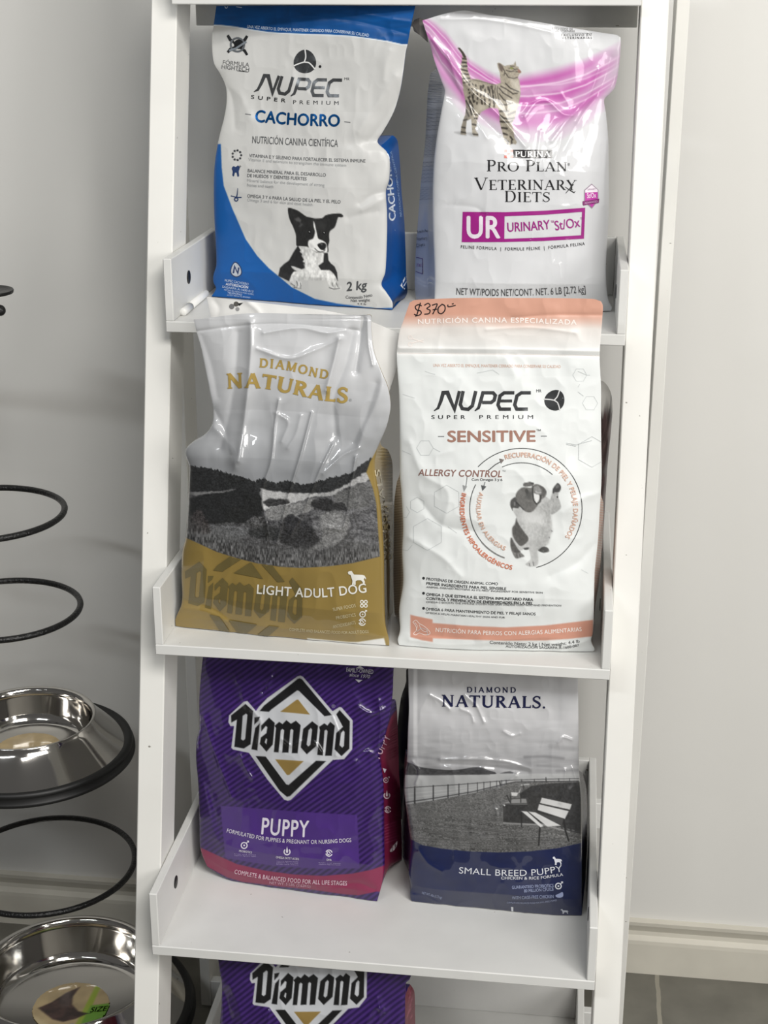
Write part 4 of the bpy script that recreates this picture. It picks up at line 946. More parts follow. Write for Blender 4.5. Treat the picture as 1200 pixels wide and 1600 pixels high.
# ================================================================== open gold and silver light dog food bag, second tray
def bag_c():
    L = [(302.7, 499.6), (307.5, 520), (314, 542), (320, 571), (328, 612), (333.5, 643), (331, 664), (320, 678.5), (303, 689), (291.6, 700), (290, 711), (296, 730), (295, 760), (293, 799), (290, 840), (285, 862), (283.7, 897), (285, 930), (283, 946), (276, 962), (272.8, 973), (274, 979)]
    R = [(562, 499.5), (572, 492.5), (580, 494), (580.5, 517), (584.6, 549), (595.7, 580), (605, 602), (609, 620), (610, 638), (605, 663), (599, 679), (590, 700), (586, 722), (588, 745), (593, 775), (597, 815), (600, 872), (600.4, 910), (602, 973), (607.7, 999), (608.3, 1009.7)]
    T = [(302.7, 499.6), (364.5, 491.7), (402.5, 489), (466, 491), (529, 496.4), (562, 499.5)]
    B = [(274, 979), (300, 981), (339, 985), (402.5, 993), (481.6, 1001), (545, 1006.5), (608.3, 1009.7)]
    film = Film(on_z(274, 979, TZ[2]), on_z(608, 1010, TZ[2]), 0.02, L, R, T, B, 0.040,
        g=((0, .12), (.1, .25), (.3, .35), (.45, .8), (.65, 1), (.9, .8), (.97, .45), (1, .1)),
        creases=[(.010, 6, [(392, 505), (392, 545), (388, 600), (384, 640), (372, 720)]), (-.006, 9, [(372, 520), (368, 580), (358, 650), (345, 700)]), (.008, 5, [(530, 530), (522, 565), (510, 610)]), (-.007, 8, [(552, 520), (540, 570), (522, 620), (525, 680)]),
                 (.0045, 2.2, [(436, 625), (430, 660), (424, 720), (410, 770), (421, 848)]), (.005, 2.2, [(487, 645), (470, 710), (452, 770), (432, 850)]), (.0045, 2.2, [(520, 695), (500, 735), (478, 790), (455, 835)]), (.0055, 2.4, [(556, 715), (549, 755), (543, 800), (535, 825), (515, 825)]), (.004, 4, [(560, 700), (535, 712), (505, 740)]),
                 (.006, 8, [(600, 560), (592, 620), (570, 670), (555, 720)]), (-.006, 9, [(588, 600), (572, 650), (552, 690)]), (-.005, 7, [(335, 640), (350, 670), (360, 710)]), (.006, 8, [(335, 668), (355, 690), (368, 730)]), (.004, 4, [(402, 545), (450, 560), (490, 548), (530, 530)]), (.004, 4, [(412, 520), (470, 512), (510, 520), (540, 515)]),
                 (-.0025, 2.5, [(304, 518), (365, 510), (430, 506), (500, 510), (560, 516)]), (.003, 4, [(430, 645), (450, 660), (440, 690)]), (.003, 4, [(470, 650), (462, 680), (450, 700)]), (.005, 7, [(283, 950), (320, 955), (350, 968)]), (-.004, 7, [(290, 938), (330, 950), (370, 975)]), (-.009, 5, [(566, 498), (562, 540), (556, 580)]), (.004, 3, [(574, 500), (576, 540), (582, 570)]), (-.004, 9, [(315, 525), (330, 570), (340, 620)])],
        noise=[(.005, 75, 95, False, 43), (.0022, 34, 55, True, 47)], step=.85)
    GOLD, DGOLD = (142, 120, 64), (104, 92, 54)
    gb = np.array([(270, 832), (290, 840), (307.5, 848), (339, 862.5), (371, 872.5), (402.5, 880.5), (437, 885.5), (469, 887.5), (513, 885), (551, 880), (594, 869.5), (620, 862)], float)
    tl = np.array([(285, 729), (296, 729.5), (310, 731), (323, 733), (340, 736), (355, 741.5), (372, 745), (386.7, 750), (399, 753), (412, 749), (421, 754), (431, 758), (443.7, 753), (458, 756), (475, 760), (494, 755), (513, 748.5), (535, 744), (551, 739), (560, 730), (572, 722), (600, 712)], float)
    fr_ = [(600, 690), (590, 700), (578, 722), (572.5, 738), (577, 748.5), (583, 764), (588, 786.5), (591, 831), (594, 871), (640, 871), (640, 690)]
    sk = lambda f: f
    def logo_map(u, v):
        a = 288 + (u - 360) * .99; return (a, 943 + (v - 1167) * 1.0 + (a - 297) * .105)
    polys = [d for d in diamond_logo(logo_map, (0, 0, 0))]
    def art(u, v):
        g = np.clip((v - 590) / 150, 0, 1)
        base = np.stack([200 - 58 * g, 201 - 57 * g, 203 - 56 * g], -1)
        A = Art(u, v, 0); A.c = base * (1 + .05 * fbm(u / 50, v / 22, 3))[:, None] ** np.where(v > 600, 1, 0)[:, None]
        top = np.interp(u, tl[:, 0], tl[:, 1]); jag = 3.5 * np.abs(vnoise(u / 2.1, v * 0 + 3.3, 5)) + 2.5 * np.abs(vnoise(u / 5.0, v * 0 + 8.1, 6))
        land = np.clip((v - (top - jag)) / 1.0, 0, 1); n1 = .6 * fbm(u / 4, v / 2.6, 61, 3) + .8 * vnoise(u / 1.5, v / 1.3, 64); n2 = fbm(u / 16, v / 5, 62, 3)
        A.put(land, lambda a, b: np.clip(np.stack([84 + 34 * n2 + 34 * n1] * 3, -1) + [0, 0, 2], 0, 255))
        tx = lambda c, am=.4: (lambda a, b: np.clip(np.asarray(c, float)[None] * (1 + am * n1)[:, None], 0, 255))
        lowb = np.interp(u, [290, 339, 364, 405, 450, 488, 523, 560], [768, 768, 764, 764, 769.5, 770.5, 767.5, 752])
        A.put(land * np.clip((lowb - v) / 1.2 + .5, 0, 1), tx((42, 43, 44)))
        q = lambda p: Z(p, 260, 720, 3.158)
        u0, v0 = A.u, A.v; A.u = u + 2.6 * fbm(u / 7, v / 5, 71, 3); A.v = v + 2.4 * fbm(u / 6, v / 6, 72, 3)
        A.smooth(q([(120, 155), (250, 150), (340, 148), (350, 165), (240, 172), (120, 168)]), tx((128, 128, 128), .15), 1)
        A.smooth(q([(455, 140), (540, 150), (640, 162), (760, 160), (700, 185), (620, 205), (540, 225), (480, 240), (465, 200)]), tx((172, 172, 172), .12), 1)
        A.smooth(q([(500, 235), (620, 210), (720, 190), (760, 200), (700, 250), (560, 290), (500, 290)]), tx((120, 120, 120), .3), 1.5)
        A.smooth(q([(740, 165), (830, 145), (930, 90), (985, 60), (1005, 90), (960, 110), (880, 135), (840, 165), (770, 175)]), tx((158, 158, 158), .15), 1)
        A.smooth(q([(830, 170), (900, 140), (1010, 110), (1035, 215), (920, 235), (850, 240)]), tx((92, 92, 92), .3), 2)
        A.fill(q([(115, 185), (160, 172), (240, 158), (320, 150), (350, 138), (400, 133), (462, 140), (470, 210), (475, 270), (400, 312), (320, 305), (250, 312), (200, 318), (150, 280), (110, 290)]), tx((40, 41, 42), .35), 1.3)
        A.smooth(q([(480, 200), (540, 185), (610, 200), (560, 225), (500, 225)]), tx((56, 56, 57), .4), 1.2)
        A.smooth(q([(395, 300), (430, 275), (480, 280), (490, 320), (430, 330)]), tx((78, 78, 79), .6), 1.2)
        A.smooth(q([(720, 200), (790, 185), (830, 210), (835, 250), (760, 245), (720, 230)]), tx((44, 44, 45), .4), 1.2)
        A.smooth(q([(830, 205), (880, 210), (885, 245), (835, 240)]), tx((50, 50, 51), .4), 1)
        A.smooth(q([(570, 300), (620, 265), (670, 300), (720, 330), (755, 390), (730, 430), (640, 425), (560, 400)]), tx((48, 48, 50), .55), 1.5)
        A.smooth(q([(400, 345), (500, 320), (560, 345), (550, 390), (430, 380)]), tx((56, 57, 58), .5), 1.5)
        A.smooth(q([(200, 318), (330, 318), (400, 335), (380, 380), (240, 400), (190, 350)]), tx((104, 105, 107), .35), 3)
        A.smooth(q([(760, 270), (880, 255), (900, 330), (860, 400), (740, 440), (700, 445), (770, 380)]), tx((122, 122, 122), .3), 3)
        for P in ([(930, 270), (945, 330), (930, 380), (880, 430), (800, 455)], [(905, 260), (915, 320), (890, 380), (830, 430), (720, 460)]): A.line(q(P), 2.6, (60, 60, 60), .7, 1.4)
        A.line(q([(485, 232), (560, 222), (640, 200)]), 1.2, (215, 215, 215), .7)
        A.smooth(q([(110, 290), (160, 240), (200, 300), (215, 350), (150, 360), (105, 340)]), tx((66, 62, 62), .6), 2)
        A.u, A.v = u0, v0
        gv = np.interp(u, gb[:, 0], gb[:, 1])
        gr = land * np.clip((v - (gv - 42)) / 30, 0, 1) * np.clip((gv - v) / 2, 0, 1)
        A.put(gr * .75, lambda a, b: np.clip(np.stack([88 + 70 * vnoise(u / 1.3, v / 4.5, 66)] * 3, -1), 0, 255))
        A.put(np.clip((v - gv) / 1.0 + .5, 0, 1), GOLD)
        for (pv, pt, c, m) in polys:
            pass
        A.fill(fr_, GOLD, .8)
        A.fill([(480, 997), (545, 1003), (560, 1003), (585, 999), (600, 997), (604, 1012), (480, 1012)], (222, 222, 220), .9)
        return A.c
    wh = (228, 226, 218)
    D = []
    for (pv, pt, c, m) in polys:                         # tone-on-tone mark, only where the gold ground is
        ctr = pv[pt].mean(1); k = ctr[:, 1] > np.interp(ctr[:, 0], gb[:, 0], gb[:, 1]) + .5
        if k.any(): D.append((pv, pt[k], DGOLD, 0))
    goldt = (174, 148, 82)
    D += [serif('DIAMOND', [(405, 574), (435, 576.5), (460, 581), (490, 589), (512, 592.5)], 14.5, goldt, .21, .16, .08, .05, 1.0, .14),
          serif('NATURALS', [(355, 607.5), (395, 606), (430, 610), (465, 617.5), (505, 626), (543, 629.5)], 23, goldt, .24, .16, .08, .05, 1.04, .06), shape([arc(547.5, 625, 2.2, 0, 340, 14)], LG),
          text('LIGHT ADULT DOG', [(401, 927.5), (445, 931), (500, 933.5), (573, 925.5)], 14, wh, .016, sp=1.06), dog_mark(543.5, 892, 572.5, 914, wh),
          text('SUPER FOODS', [(520.5, 955), (556, 948.5)], 5, (206, 194, 156), .004), text('PROBIOTICS', [(525.5, 968), (556, 963)], 5, (206, 194, 156), .004), text('ANTIOXIDANTS', [(520.5, 982), (556, 975)], 5, (206, 194, 156), .004),
          text('COMPLETE AND BALANCED FOOD FOR ADULT DOGS', [(452, 985.5), (500, 989), (540, 990.5), (576, 989)], 4.4, (206, 194, 156), .002)]
    D += small_icon(568.5, 943.5, 5.5, wh, 'clover') + small_icon(566.5, 960, 4.2, wh, 'target') + small_icon(566, 972, 5.0, wh, 'swirl')
    far = [(590, 699), (599, 699), (606.7, 704), (613, 723), (613.5, 770), (614, 815), (614.6, 910), (614.8, 980), (611, 1005)]
    def side(u, v, k):
        A = Art(u, v, GOLD if k == 'r' else (180, 180, 178))
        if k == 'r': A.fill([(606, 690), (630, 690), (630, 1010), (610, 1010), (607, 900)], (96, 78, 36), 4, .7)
        return A.c
    SD = [('r', text('NATURALS', [(604, 880), (605, 835), (602, 785), (593, 733)], 8, (214, 202, 168), .02, sp=1.2)), ('r', text('DIAMOND', [(612, 874), (610.5, 830), (606, 790)], 5.5, (206, 190, 146), .01, sp=1.2))]
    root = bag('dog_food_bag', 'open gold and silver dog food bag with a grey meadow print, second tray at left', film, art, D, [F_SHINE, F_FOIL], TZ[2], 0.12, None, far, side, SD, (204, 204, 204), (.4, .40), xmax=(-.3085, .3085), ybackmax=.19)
    # the rear sheet stands up higher than the front one at the open mouth
    y = film.pa
    L2 = [(323, 464), (329, 492), (334, 520), (340, 560)]; R2 = [(633.5, 525.5), (626, 553), (621, 571), (608, 612)]
    T2 = [(323, 464), (380, 470.5), (440, 477), (510, 486), (572, 500), (633.5, 525.5)]; B2 = [(340, 560), (420, 580), (520, 600), (608, 612)]
    f2 = Film(film.pa + np.array([0, .020, 0]), film.pa + np.array([.3, .020 - .02, 0]), .02, L2, R2, T2, B2, .012, g=((0, .3), (1, 1)), creases=[(.004, 4, [(385, 470), (405, 488), (410, 510)]), (-.003, 5, [(335, 470), (342, 482), (338, 500)])], noise=[(.002, 50, 40, False, 71)], step=2.5)
    Pg = f2.grid(); nv, nu = Pg.shape[:2]; X = f2.surf(Pg[..., 0].ravel(), Pg[..., 1].ravel())
    dv, dt, dc, dm = decals(2 * len(X), f2.surf, [shape([arc(362, 479, 4.2, 0, 350, 20)], (120, 120, 120)), shape([arc(369, 475, 4.0, 0, 350, 20)], (90, 88, 84)), shape([[(371, 474), (380, 473), (374, 478)]], (40, 40, 40)), shape([arc(371, 483, 3.2, 0, 350, 20)], (150, 150, 150))], .0004)
    Xb = X + np.array([0, .0012, 0]); qd = quads(nv, nu)
    o = mesh_from('back_flap', np.vstack([X, Xb, dv]), np.vstack([qd, qd[:, ::-1] + len(X)]), dt, 0, dm, np.vstack([np.broadcast_to((230, 229, 226), (2 * len(X), 3)), dc]), [F_SEMI], root)
    o['label'] = 'white rear sheet standing up behind the open mouth'
bag_c()

# ================================================================== peach and white dog food bag with a hand-written price, second tray
def bag_d():
    L = [(640, 473), (630, 502), (624, 520), (620, 552), (620.6, 571), (623.7, 618), (624.7, 681), (625, 745), (627, 767), (630, 824), (628.5, 862), (630, 910), (624, 951), (625, 985), (621.5, 1000), (625, 1011)]
    R = [(939, 471), (942, 478), (940.4, 507), (937, 555), (939, 602), (939, 650), (939.5, 697), (940, 740), (938.5, 775), (937, 799), (934, 847), (929, 897), (927.7, 967), (926, 990), (923.5, 1002), (929, 1014), (926, 1019.5)]
    T = [(640, 473), (647.5, 469), (680, 467), (727, 465.5), (822, 465.5), (885, 466), (928, 467.3), (939, 471)]
    B = [(625, 1011), (663, 1017.7), (726.6, 1022), (790, 1021.5), (853, 1018.5), (900, 1020.5), (926, 1019.5)]
    film = Film(on_z(625, 1009, TZ[2]), on_z(927, 1019, TZ[2]), 0.03, L, R, T, B, 0.034,
        g=((0, .08), (.1, .14), (.22, .3), (.5, .9), (.85, 1), (.96, .6), (1, .1)),
        creases=[(-.0022, 2.2, [(622, 551), (700, 552), (800, 553), (938, 556)]), (.002, 2.2, [(624, 544), (700, 545), (800, 546), (938, 549)]), (-.002, 3, [(800, 497), (860, 492), (941, 492)]), (.002, 3, [(760, 515), (830, 512), (900, 520)]), (.0035, 7, [(640, 690), (660, 740), (700, 770), (690, 830)]), (-.0035, 7, [(655, 780), (690, 820), (740, 830)]),
                 (.003, 7, [(935, 770), (910, 780), (880, 800)]), (-.003, 8, [(930, 850), (900, 880), (860, 900)]), (.003, 6, [(640, 840), (690, 870), (720, 900)]), (.004, 5, [(920, 1000), (895, 1008), (860, 1006)]), (.003, 5, [(640, 1000), (700, 1008), (780, 1004)]), (-.003, 5, [(650, 990), (740, 1000)]), (.003, 8, [(790, 560), (805, 590), (790, 610)])],
        noise=[(.003, 60, 70, False, 83), (.0018, 32, 36, True, 89)])
    def art(u, v):
        A = Art(u, v, (226, 229, 228))
        w = v + 5 * vnoise(u / 90, v * 0, 3)
        f = np.clip((560 - w) / 70, 0, 1)
        A.put(f * .55, (218, 198, 186)); A.put(np.clip((512 - w) / 22, 0, 1), (206, 156, 136))
        A.line([(622, 552), (700, 552.5), (800, 553.5), (938, 556)], 1.2, (190, 176, 168), .7)
        q = lambda p: Z(p, 600, 720, 3.158)
        A.fill(q([(130, 760), (200, 775), (240, 783), (240, 800), (420, 815), (600, 822), (800, 812), (920, 798), (1032, 785), (1032, 866), (920, 878), (800, 886), (600, 888), (400, 882), (242, 876), (240, 894), (190, 886), (130, 870)]), (206, 150, 130), .8)
        k = (u > 790) & (u < 885) & (v > 745) & (v < 890)
        S = Art(u[k], v[k], 0); S.c = A.c[k]
        z = lambda p: Z(p, 780, 740, 10.0)
        n = lambda c, am=.14: noisy(c, am, 2.2, 3.0, 44)
        S.smooth(z([(725, 360), (760, 395), (830, 450), (845, 480), (800, 440)]), (70, 70, 70), .5, .8)
        S.smooth(z([(800, 400), (820, 320), (840, 230), (915, 150), (965, 205), (935, 290), (922, 370), (955, 450), (955, 550), (820, 640), (780, 560)]), n((172, 173, 172)), .7)
        S.smooth(z([(838, 240), (870, 190), (915, 148), (965, 205), (940, 285), (870, 292), (850, 310), (835, 300)]), n((74, 74, 74)), .6)
        S.smooth(z([(880, 190), (920, 175), (930, 215), (890, 230)]), (120, 120, 120), .8, .7); S.smooth(z([(895, 360), (915, 350), (922, 372), (900, 378)]), (60, 60, 60), .5)
        S.smooth(z([(300, 540), (330, 500), (470, 600), (600, 470), (690, 370), (730, 362), (830, 440), (840, 500), (800, 640), (820, 760), (822, 900), (790, 1000), (762, 1090), (700, 1150), (600, 1200), (606, 1300), (612, 1345), (600, 1420), (550, 1450), (470, 1452), (412, 1420), (450, 1380), (492, 1330), (480, 1250), (460, 1180), (400, 1170), (330, 1200), (240, 1100), (200, 1000), (200, 850), (250, 760), (270, 690), (225, 600), (212, 560)]), n((188, 189, 188), .09), .9)
        S.fill(z([(700, 400), (830, 450), (800, 640), (820, 900), (760, 1090), (620, 1180), (590, 1100), (640, 900), (730, 760), (700, 620), (640, 640), (640, 560)]), n((168, 169, 168)), 4, .75)
        S.fill(z([(400, 560), (560, 600), (700, 640), (640, 800), (440, 780), (330, 660)]), (208, 209, 208), 5, .7)
        S.fill(z([(560, 950), (600, 1100), (600, 1400), (560, 1440), (520, 1250)]), (178, 179, 178), 3, .6)
        S.smooth(z([(375, 190), (385, 148), (430, 138), (480, 130), (545, 150), (520, 190), (440, 202)]), n((104, 103, 102)), .6); S.fill(z([(470, 132), (540, 150), (520, 175)]), (60, 60, 60), 1, .8)
        S.smooth(z([(172, 500), (180, 420), (250, 365), (280, 400), (320, 480), (300, 540), (215, 540), (213, 585), (190, 545)]), n((84, 84, 83)), .6)
        S.smooth(z([(255, 370), (275, 290), (350, 220), (420, 210), (500, 218), (550, 170), (600, 165), (690, 212), (738, 285), (722, 355), (650, 420), (600, 500), (520, 592), (450, 606), (380, 572), (320, 500), (280, 440)]), n((112, 111, 109)), .7)
        S.smooth(z([(540, 225), (600, 190), (660, 250), (650, 310), (590, 325), (560, 290)]), n((146, 146, 145)), 1.2, .9)
        S.smooth(z([(620, 200), (690, 214), (736, 285), (700, 340), (660, 320), (665, 250)]), n((92, 91, 90)), 1.2, .8)
        S.smooth(z([(540, 312), (580, 322), (622, 335), (625, 395), (600, 450), (575, 462), (548, 400)]), (222, 223, 222), .8)
        S.line(z([(525, 200), (520, 300), (540, 420), (580, 475), (640, 440), (650, 340)]), 2.2, (58, 58, 57), .85)
        S.line(z([(570, 280), (610, 300), (650, 295)]), 1.6, (190, 190, 190), .8)
        S.smooth(z([(400, 255), (440, 240), (460, 290), (430, 320)]), (66, 66, 65), 1.0, .8); S.smooth(z([(430, 300), (490, 290), (495, 380), (420, 380)]), (78, 78, 77), 2.0, .6)
        S.line(z([(250, 440), (300, 480), (380, 560)]), 1.6, (58, 58, 58), .8); S.smooth(z([(230, 450), (250, 440), (250, 500), (235, 505)]), (150, 150, 150), .8, .7)
        S.smooth(z([(268, 690), (285, 750), (320, 810), (380, 900), (455, 1000), (440, 1065), (340, 1132), (260, 1060), (212, 960), (205, 850), (245, 790)]), n((92, 91, 89)), .8)
        S.smooth(z([(180, 1000), (200, 1010), (240, 1090), (290, 1170), (335, 1230), (250, 1250), (190, 1190), (172, 1080)]), n((94, 93, 91)), .8)
        S.smooth(z([(190, 1195), (250, 1240), (330, 1235), (395, 1290), (345, 1310), (255, 1322)]), n((120, 119, 117), .3), .8)
        S.smooth(z([(380, 1165), (460, 1155), (455, 1185), (400, 1190)]), (70, 70, 70), .8)
        S.smooth(z([(608, 1200), (650, 1160), (700, 1140), (760, 1162), (778, 1215), (700, 1238), (650, 1225)]), n((86, 86, 85), .3), .7)
        for P in ([(470, 1400), (480, 1445)], [(530, 1380), (540, 1440)], [(280, 1270), (290, 1315)], [(320, 1265), (330, 1305)]): S.line(z(P), 1.2, (80, 80, 80), .8)
        for P in ((825, 900), (785, 1000)): S.smooth(z([(P[0] - 8, P[1] - 14), (P[0] + 12, P[1]), (P[0] - 6, P[1] + 14)]), (130, 130, 130), .5)
        A.c[k] = S.c
        return A.c
    PE, PL, OR = (206, 156, 134), (212, 176, 158), (206, 122, 92); BR = (150, 118, 104); DK = (52, 54, 56)
    wt = (240, 230, 224); hx = (196, 200, 200)
    D = [text('NUTRICIÓN CANINA ESPECIALIZADA', [(653, 506.5), (720, 504.5), (800, 504), (901, 507.5)], 7.6, wt, .02, sp=1.15),
         text('UNA VEZ ABIERTO EL EMPAQUE, MANTENER CERRADO PARA CONSERVAR SU CALIDAD', [(677, 573), (876, 575)], 4.5, (214, 182, 166), .012),
         nupec([(677.5, 642), (829.5, 642)], 31, (104, 106, 108)), *egg(867, 625, 15.5, 16.5, (96, 98, 100), (214, 214, 214), 1, .5), text('MR', [(838, 613), (846, 613)], 4.5, DK, .01), text('SUPER', [(674, 654.5), (727, 654.5)], 5.6, (84, 86, 88), .02, sp=1.8, m=1), text('PREMIUM', [(749, 654.5), (833, 654.5)], 5.8, (74, 76, 78), .006, sp=1.8, m=1),
         text('SENSITIVE', [(699, 690.5), (837, 690)], 17, (160, 122, 108), .03, sp=1.02), text('™', [(838, 676), (845, 676)], 5, DK), stroke([(684.5, 682), (694, 682)], 1.1, GREY), stroke([(845, 681.5), (854.5, 681.5)], 1.1, GREY),
         text('ALLERGY CONTROL', [(653, 743), (720, 744.5), (784, 745.5)], 10, (138, 104, 96), .022, .16, 1.03), text('™', [(785, 739), (790, 739)], 4, LG), text('Con Omegas 3 y 6', [(737, 751), (785, 751.5)], 3.8, DK, .014)]
    C0 = (815, 795)
    ar = lambda r, a0, a1, n=50: arc(C0[0], C0[1], r, a0, a1, n)
    D += [stroke(ar(94.5, -136, 76), 1.2, (112, 114, 114), 1), stroke(ar(72, -115, -48), 1.0, (112, 114, 114), 1), stroke(ar(81, 208, 109), 1.1, (120, 122, 122), 1), stroke(ar(81, 140, 109, 20), 2.0, (214, 214, 212), 1),
          stroke([(763, 735), (774, 726), (783, 721)], 1.2, GREY, 1), shape([[(780, 716.5), (788, 718), (783, 724.5)]], (120, 112, 108)), stroke([(730, 745), (728, 760)], .9, GREY), shape([[(723, 758), (730, 760), (725, 768)]], (150, 152, 152)), stroke([(758, 753), (756, 760)], .9, GREY), shape([[(752, 758), (760, 760), (754, 767)]], GREY),
          text('RECUPERACIÓN DE PIEL Y PELAJE DAÑADOS', ar(81, -108, 33), 7.2, PL, .024, sp=1.08),
          text('INGREDIENTES HIPOALERGÉNICOS', ar(96.5, 195, 99), 7.0, OR, .026, sp=1.06), text('AUXILIAR EN ALERGIAS', ar(70.5, 202, 112), 6.6, PL, .02, sp=1.08)]
    for i, (s, a, b, h, c, bo) in enumerate([('PROTEÍNAS DE ORIGEN ANIMAL COMO', (666, 906.5), (778, 914.5), 4.2, DK, .018), ('PRIMER INGREDIENTE PARA PIEL SENSIBLE', (666, 913.5), (791, 922), 4.2, DK, .018), ('ANIMAL-DERIVED PROTEINS AS ITS FIRST INGREDIENT FOR SENSITIVE SKIN', (666, 918.5), (848, 927.5), 2.7, GREY, .006),
          ('OMEGA 3 QUE ESTIMULA EL SISTEMA INMUNITARIO PARA', (666, 930.5), (833, 939), 4.2, DK, .018), ('CONTROL Y PREVENCIÓN DE ENFERMEDADES EN LA PIEL', (666, 936.8), (833, 945), 4.2, DK, .018), ('OMEGA-3 BOOSTS THE IMMUNE SYSTEM FOR SKIN DISEASE CONTROL AND PREVENTION', (666, 941.8), (877, 947.5), 2.7, GREY, .006),
          ('OMEGA 6 PARA MANTENIMIENTO DE PIEL Y PELAJE SANOS', (665, 953.5), (837, 961.5), 4.2, DK, .018), ('OMEGA-6 HELPS MAINTAIN HEALTHY SKIN AND FUR', (665, 958.5), (789, 966.3), 2.7, GREY, .006)]):
        D.append(text(s, [a, ((a[0] + b[0]) / 2, (a[1] + b[1]) / 2 + 1.2), b], h, c, bo))
    for y in (903.5, 927, 950.5): D.append(shape([arc(661.8, y, 2.2, 0, 340, 16)], DK))
    D += [text('NUTRICIÓN PARA PERROS CON ALERGIAS ALIMENTARIAS', [(680.5, 987), (740, 991), (790, 992.5), (850, 990.5), (909, 986)], 6.2, wt, .012, sp=1.05),
          text('Contenido Neto: 2 kg | Net weight: 4.4 lb', [(765, 1006), (820, 1008.5), (870, 1009), (906, 1004)], 4.8, (84, 86, 86), .014), text('AUTORIZACIÓN SAGARPA A-1600-087', [(790, 1011.8), (840, 1013.5), (880, 1014), (905, 1010)], 3.8, GREY, .012),
          stroke(cr([(645, 972), (650, 969), (655, 974), (662, 978), (669, 984), (672, 990), (664, 992), (655, 989), (650, 992), (646, 990), (651, 984), (649, 977), (645, 972)], 50), .8, wt), stroke(cr([(655, 976), (658, 983), (664, 987), (668, 985)], 20), .7, wt), stroke(cr([(648, 972), (652, 978), (650, 984)], 14), .7, wt)]
    # thin hexagon pattern
    for (cx, cy, r, a0, n) in ((906, 586, 11, 0, 7), (922, 630, 12, 0, 7), (900, 600, 6, 0, 2), (925, 706, 24, 30, 6), (664, 700, 13, 0, 7), (652, 789, 12, 30, 7), (698, 780, 22, 30, 7), (668, 835, 25, 30, 7), (633, 850, 11, 10, 5), (630, 800, 10, 300, 4), (660, 990, 9, 200, 4)):
        P = arc(cx, cy, r, a0, a0 + 60 * (n - 1), n); D.append(stroke(P, .7, hx))
    for P in ([(664, 580), (672, 583), (680, 585)], [(629, 616), (648, 622)], [(628, 704), (642, 710)], [(903, 580), (917, 586), (922, 586)], [(903, 612), (912, 619)], [(885, 692), (900, 695), (925, 688)], [(885, 694), (900, 697)], [(908, 890), (919, 896)], [(700, 823), (714, 833)], [(677, 700), (688, 706)], [(745, 583), (770, 578), (780, 585)]): D.append(stroke(P, .8, hx))
    ink = (24, 24, 28)
    for P in ([(659, 478), (654, 476), (649, 479), (651, 484), (657, 486), (658, 490), (653, 493), (647, 491)], [(657, 473), (651, 493), (649, 494)], [(663, 477), (669, 474), (672, 478), (667, 482), (672, 485), (670, 490), (663, 491)], [(675, 477), (683, 475), (680, 483), (676, 491)], [(676, 484), (683, 483)], [(690, 476), (685, 481), (685, 488), (690, 490), (695, 485), (695, 478), (690, 475)], [(700, 476), (700, 479), (704, 479), (712, 477)], [(706, 475), (709, 474.5)]):
        D.append(stroke(cr(P, 9 * len(P)), 1.7, ink))
    # little scissors mark on the tear line
    D += [stroke(arc(641, 527, 3, 0, 360, 16), 1, wt), stroke(arc(641, 538, 3, 0, 360, 16), 1, wt), stroke([(644, 529), (662, 535)], 1.2, wt), stroke([(644, 536), (662, 531)], 1.2, wt)]
    farl = [(623, 738), (619, 760), (616, 785), (615, 847), (614.5, 900), (616, 950), (620, 985), (621, 1000)]
    farr = [(939.5, 770), (942.6, 783), (942.8, 815), (941, 847), (935.6, 910), (930, 948), (928, 975), (927, 1000)]
    def side(u, v, k):
        A = Art(u, v, (196, 188, 182))
        for y in np.arange(740, 1000, 4.0): A.line([(605, y + 2), (632, y - 2)] if k == 'l' else [(925, y - 2), (950, y + 3)], 1.5, (196, 140, 116) if k == 'r' else (140, 128, 120), .8)
        return A.c
    bag('dog_food_bag', 'peach and white dog food bag with a hand-written price, second tray at right', film, art, D, [F_SATIN, F_FOIL], TZ[2], 0.10, farl, farr, side, (), (206, 206, 204), (.49, .54), lift=.0003, xmax=(-.3085, .3085), ybackmax=.19)
bag_d()

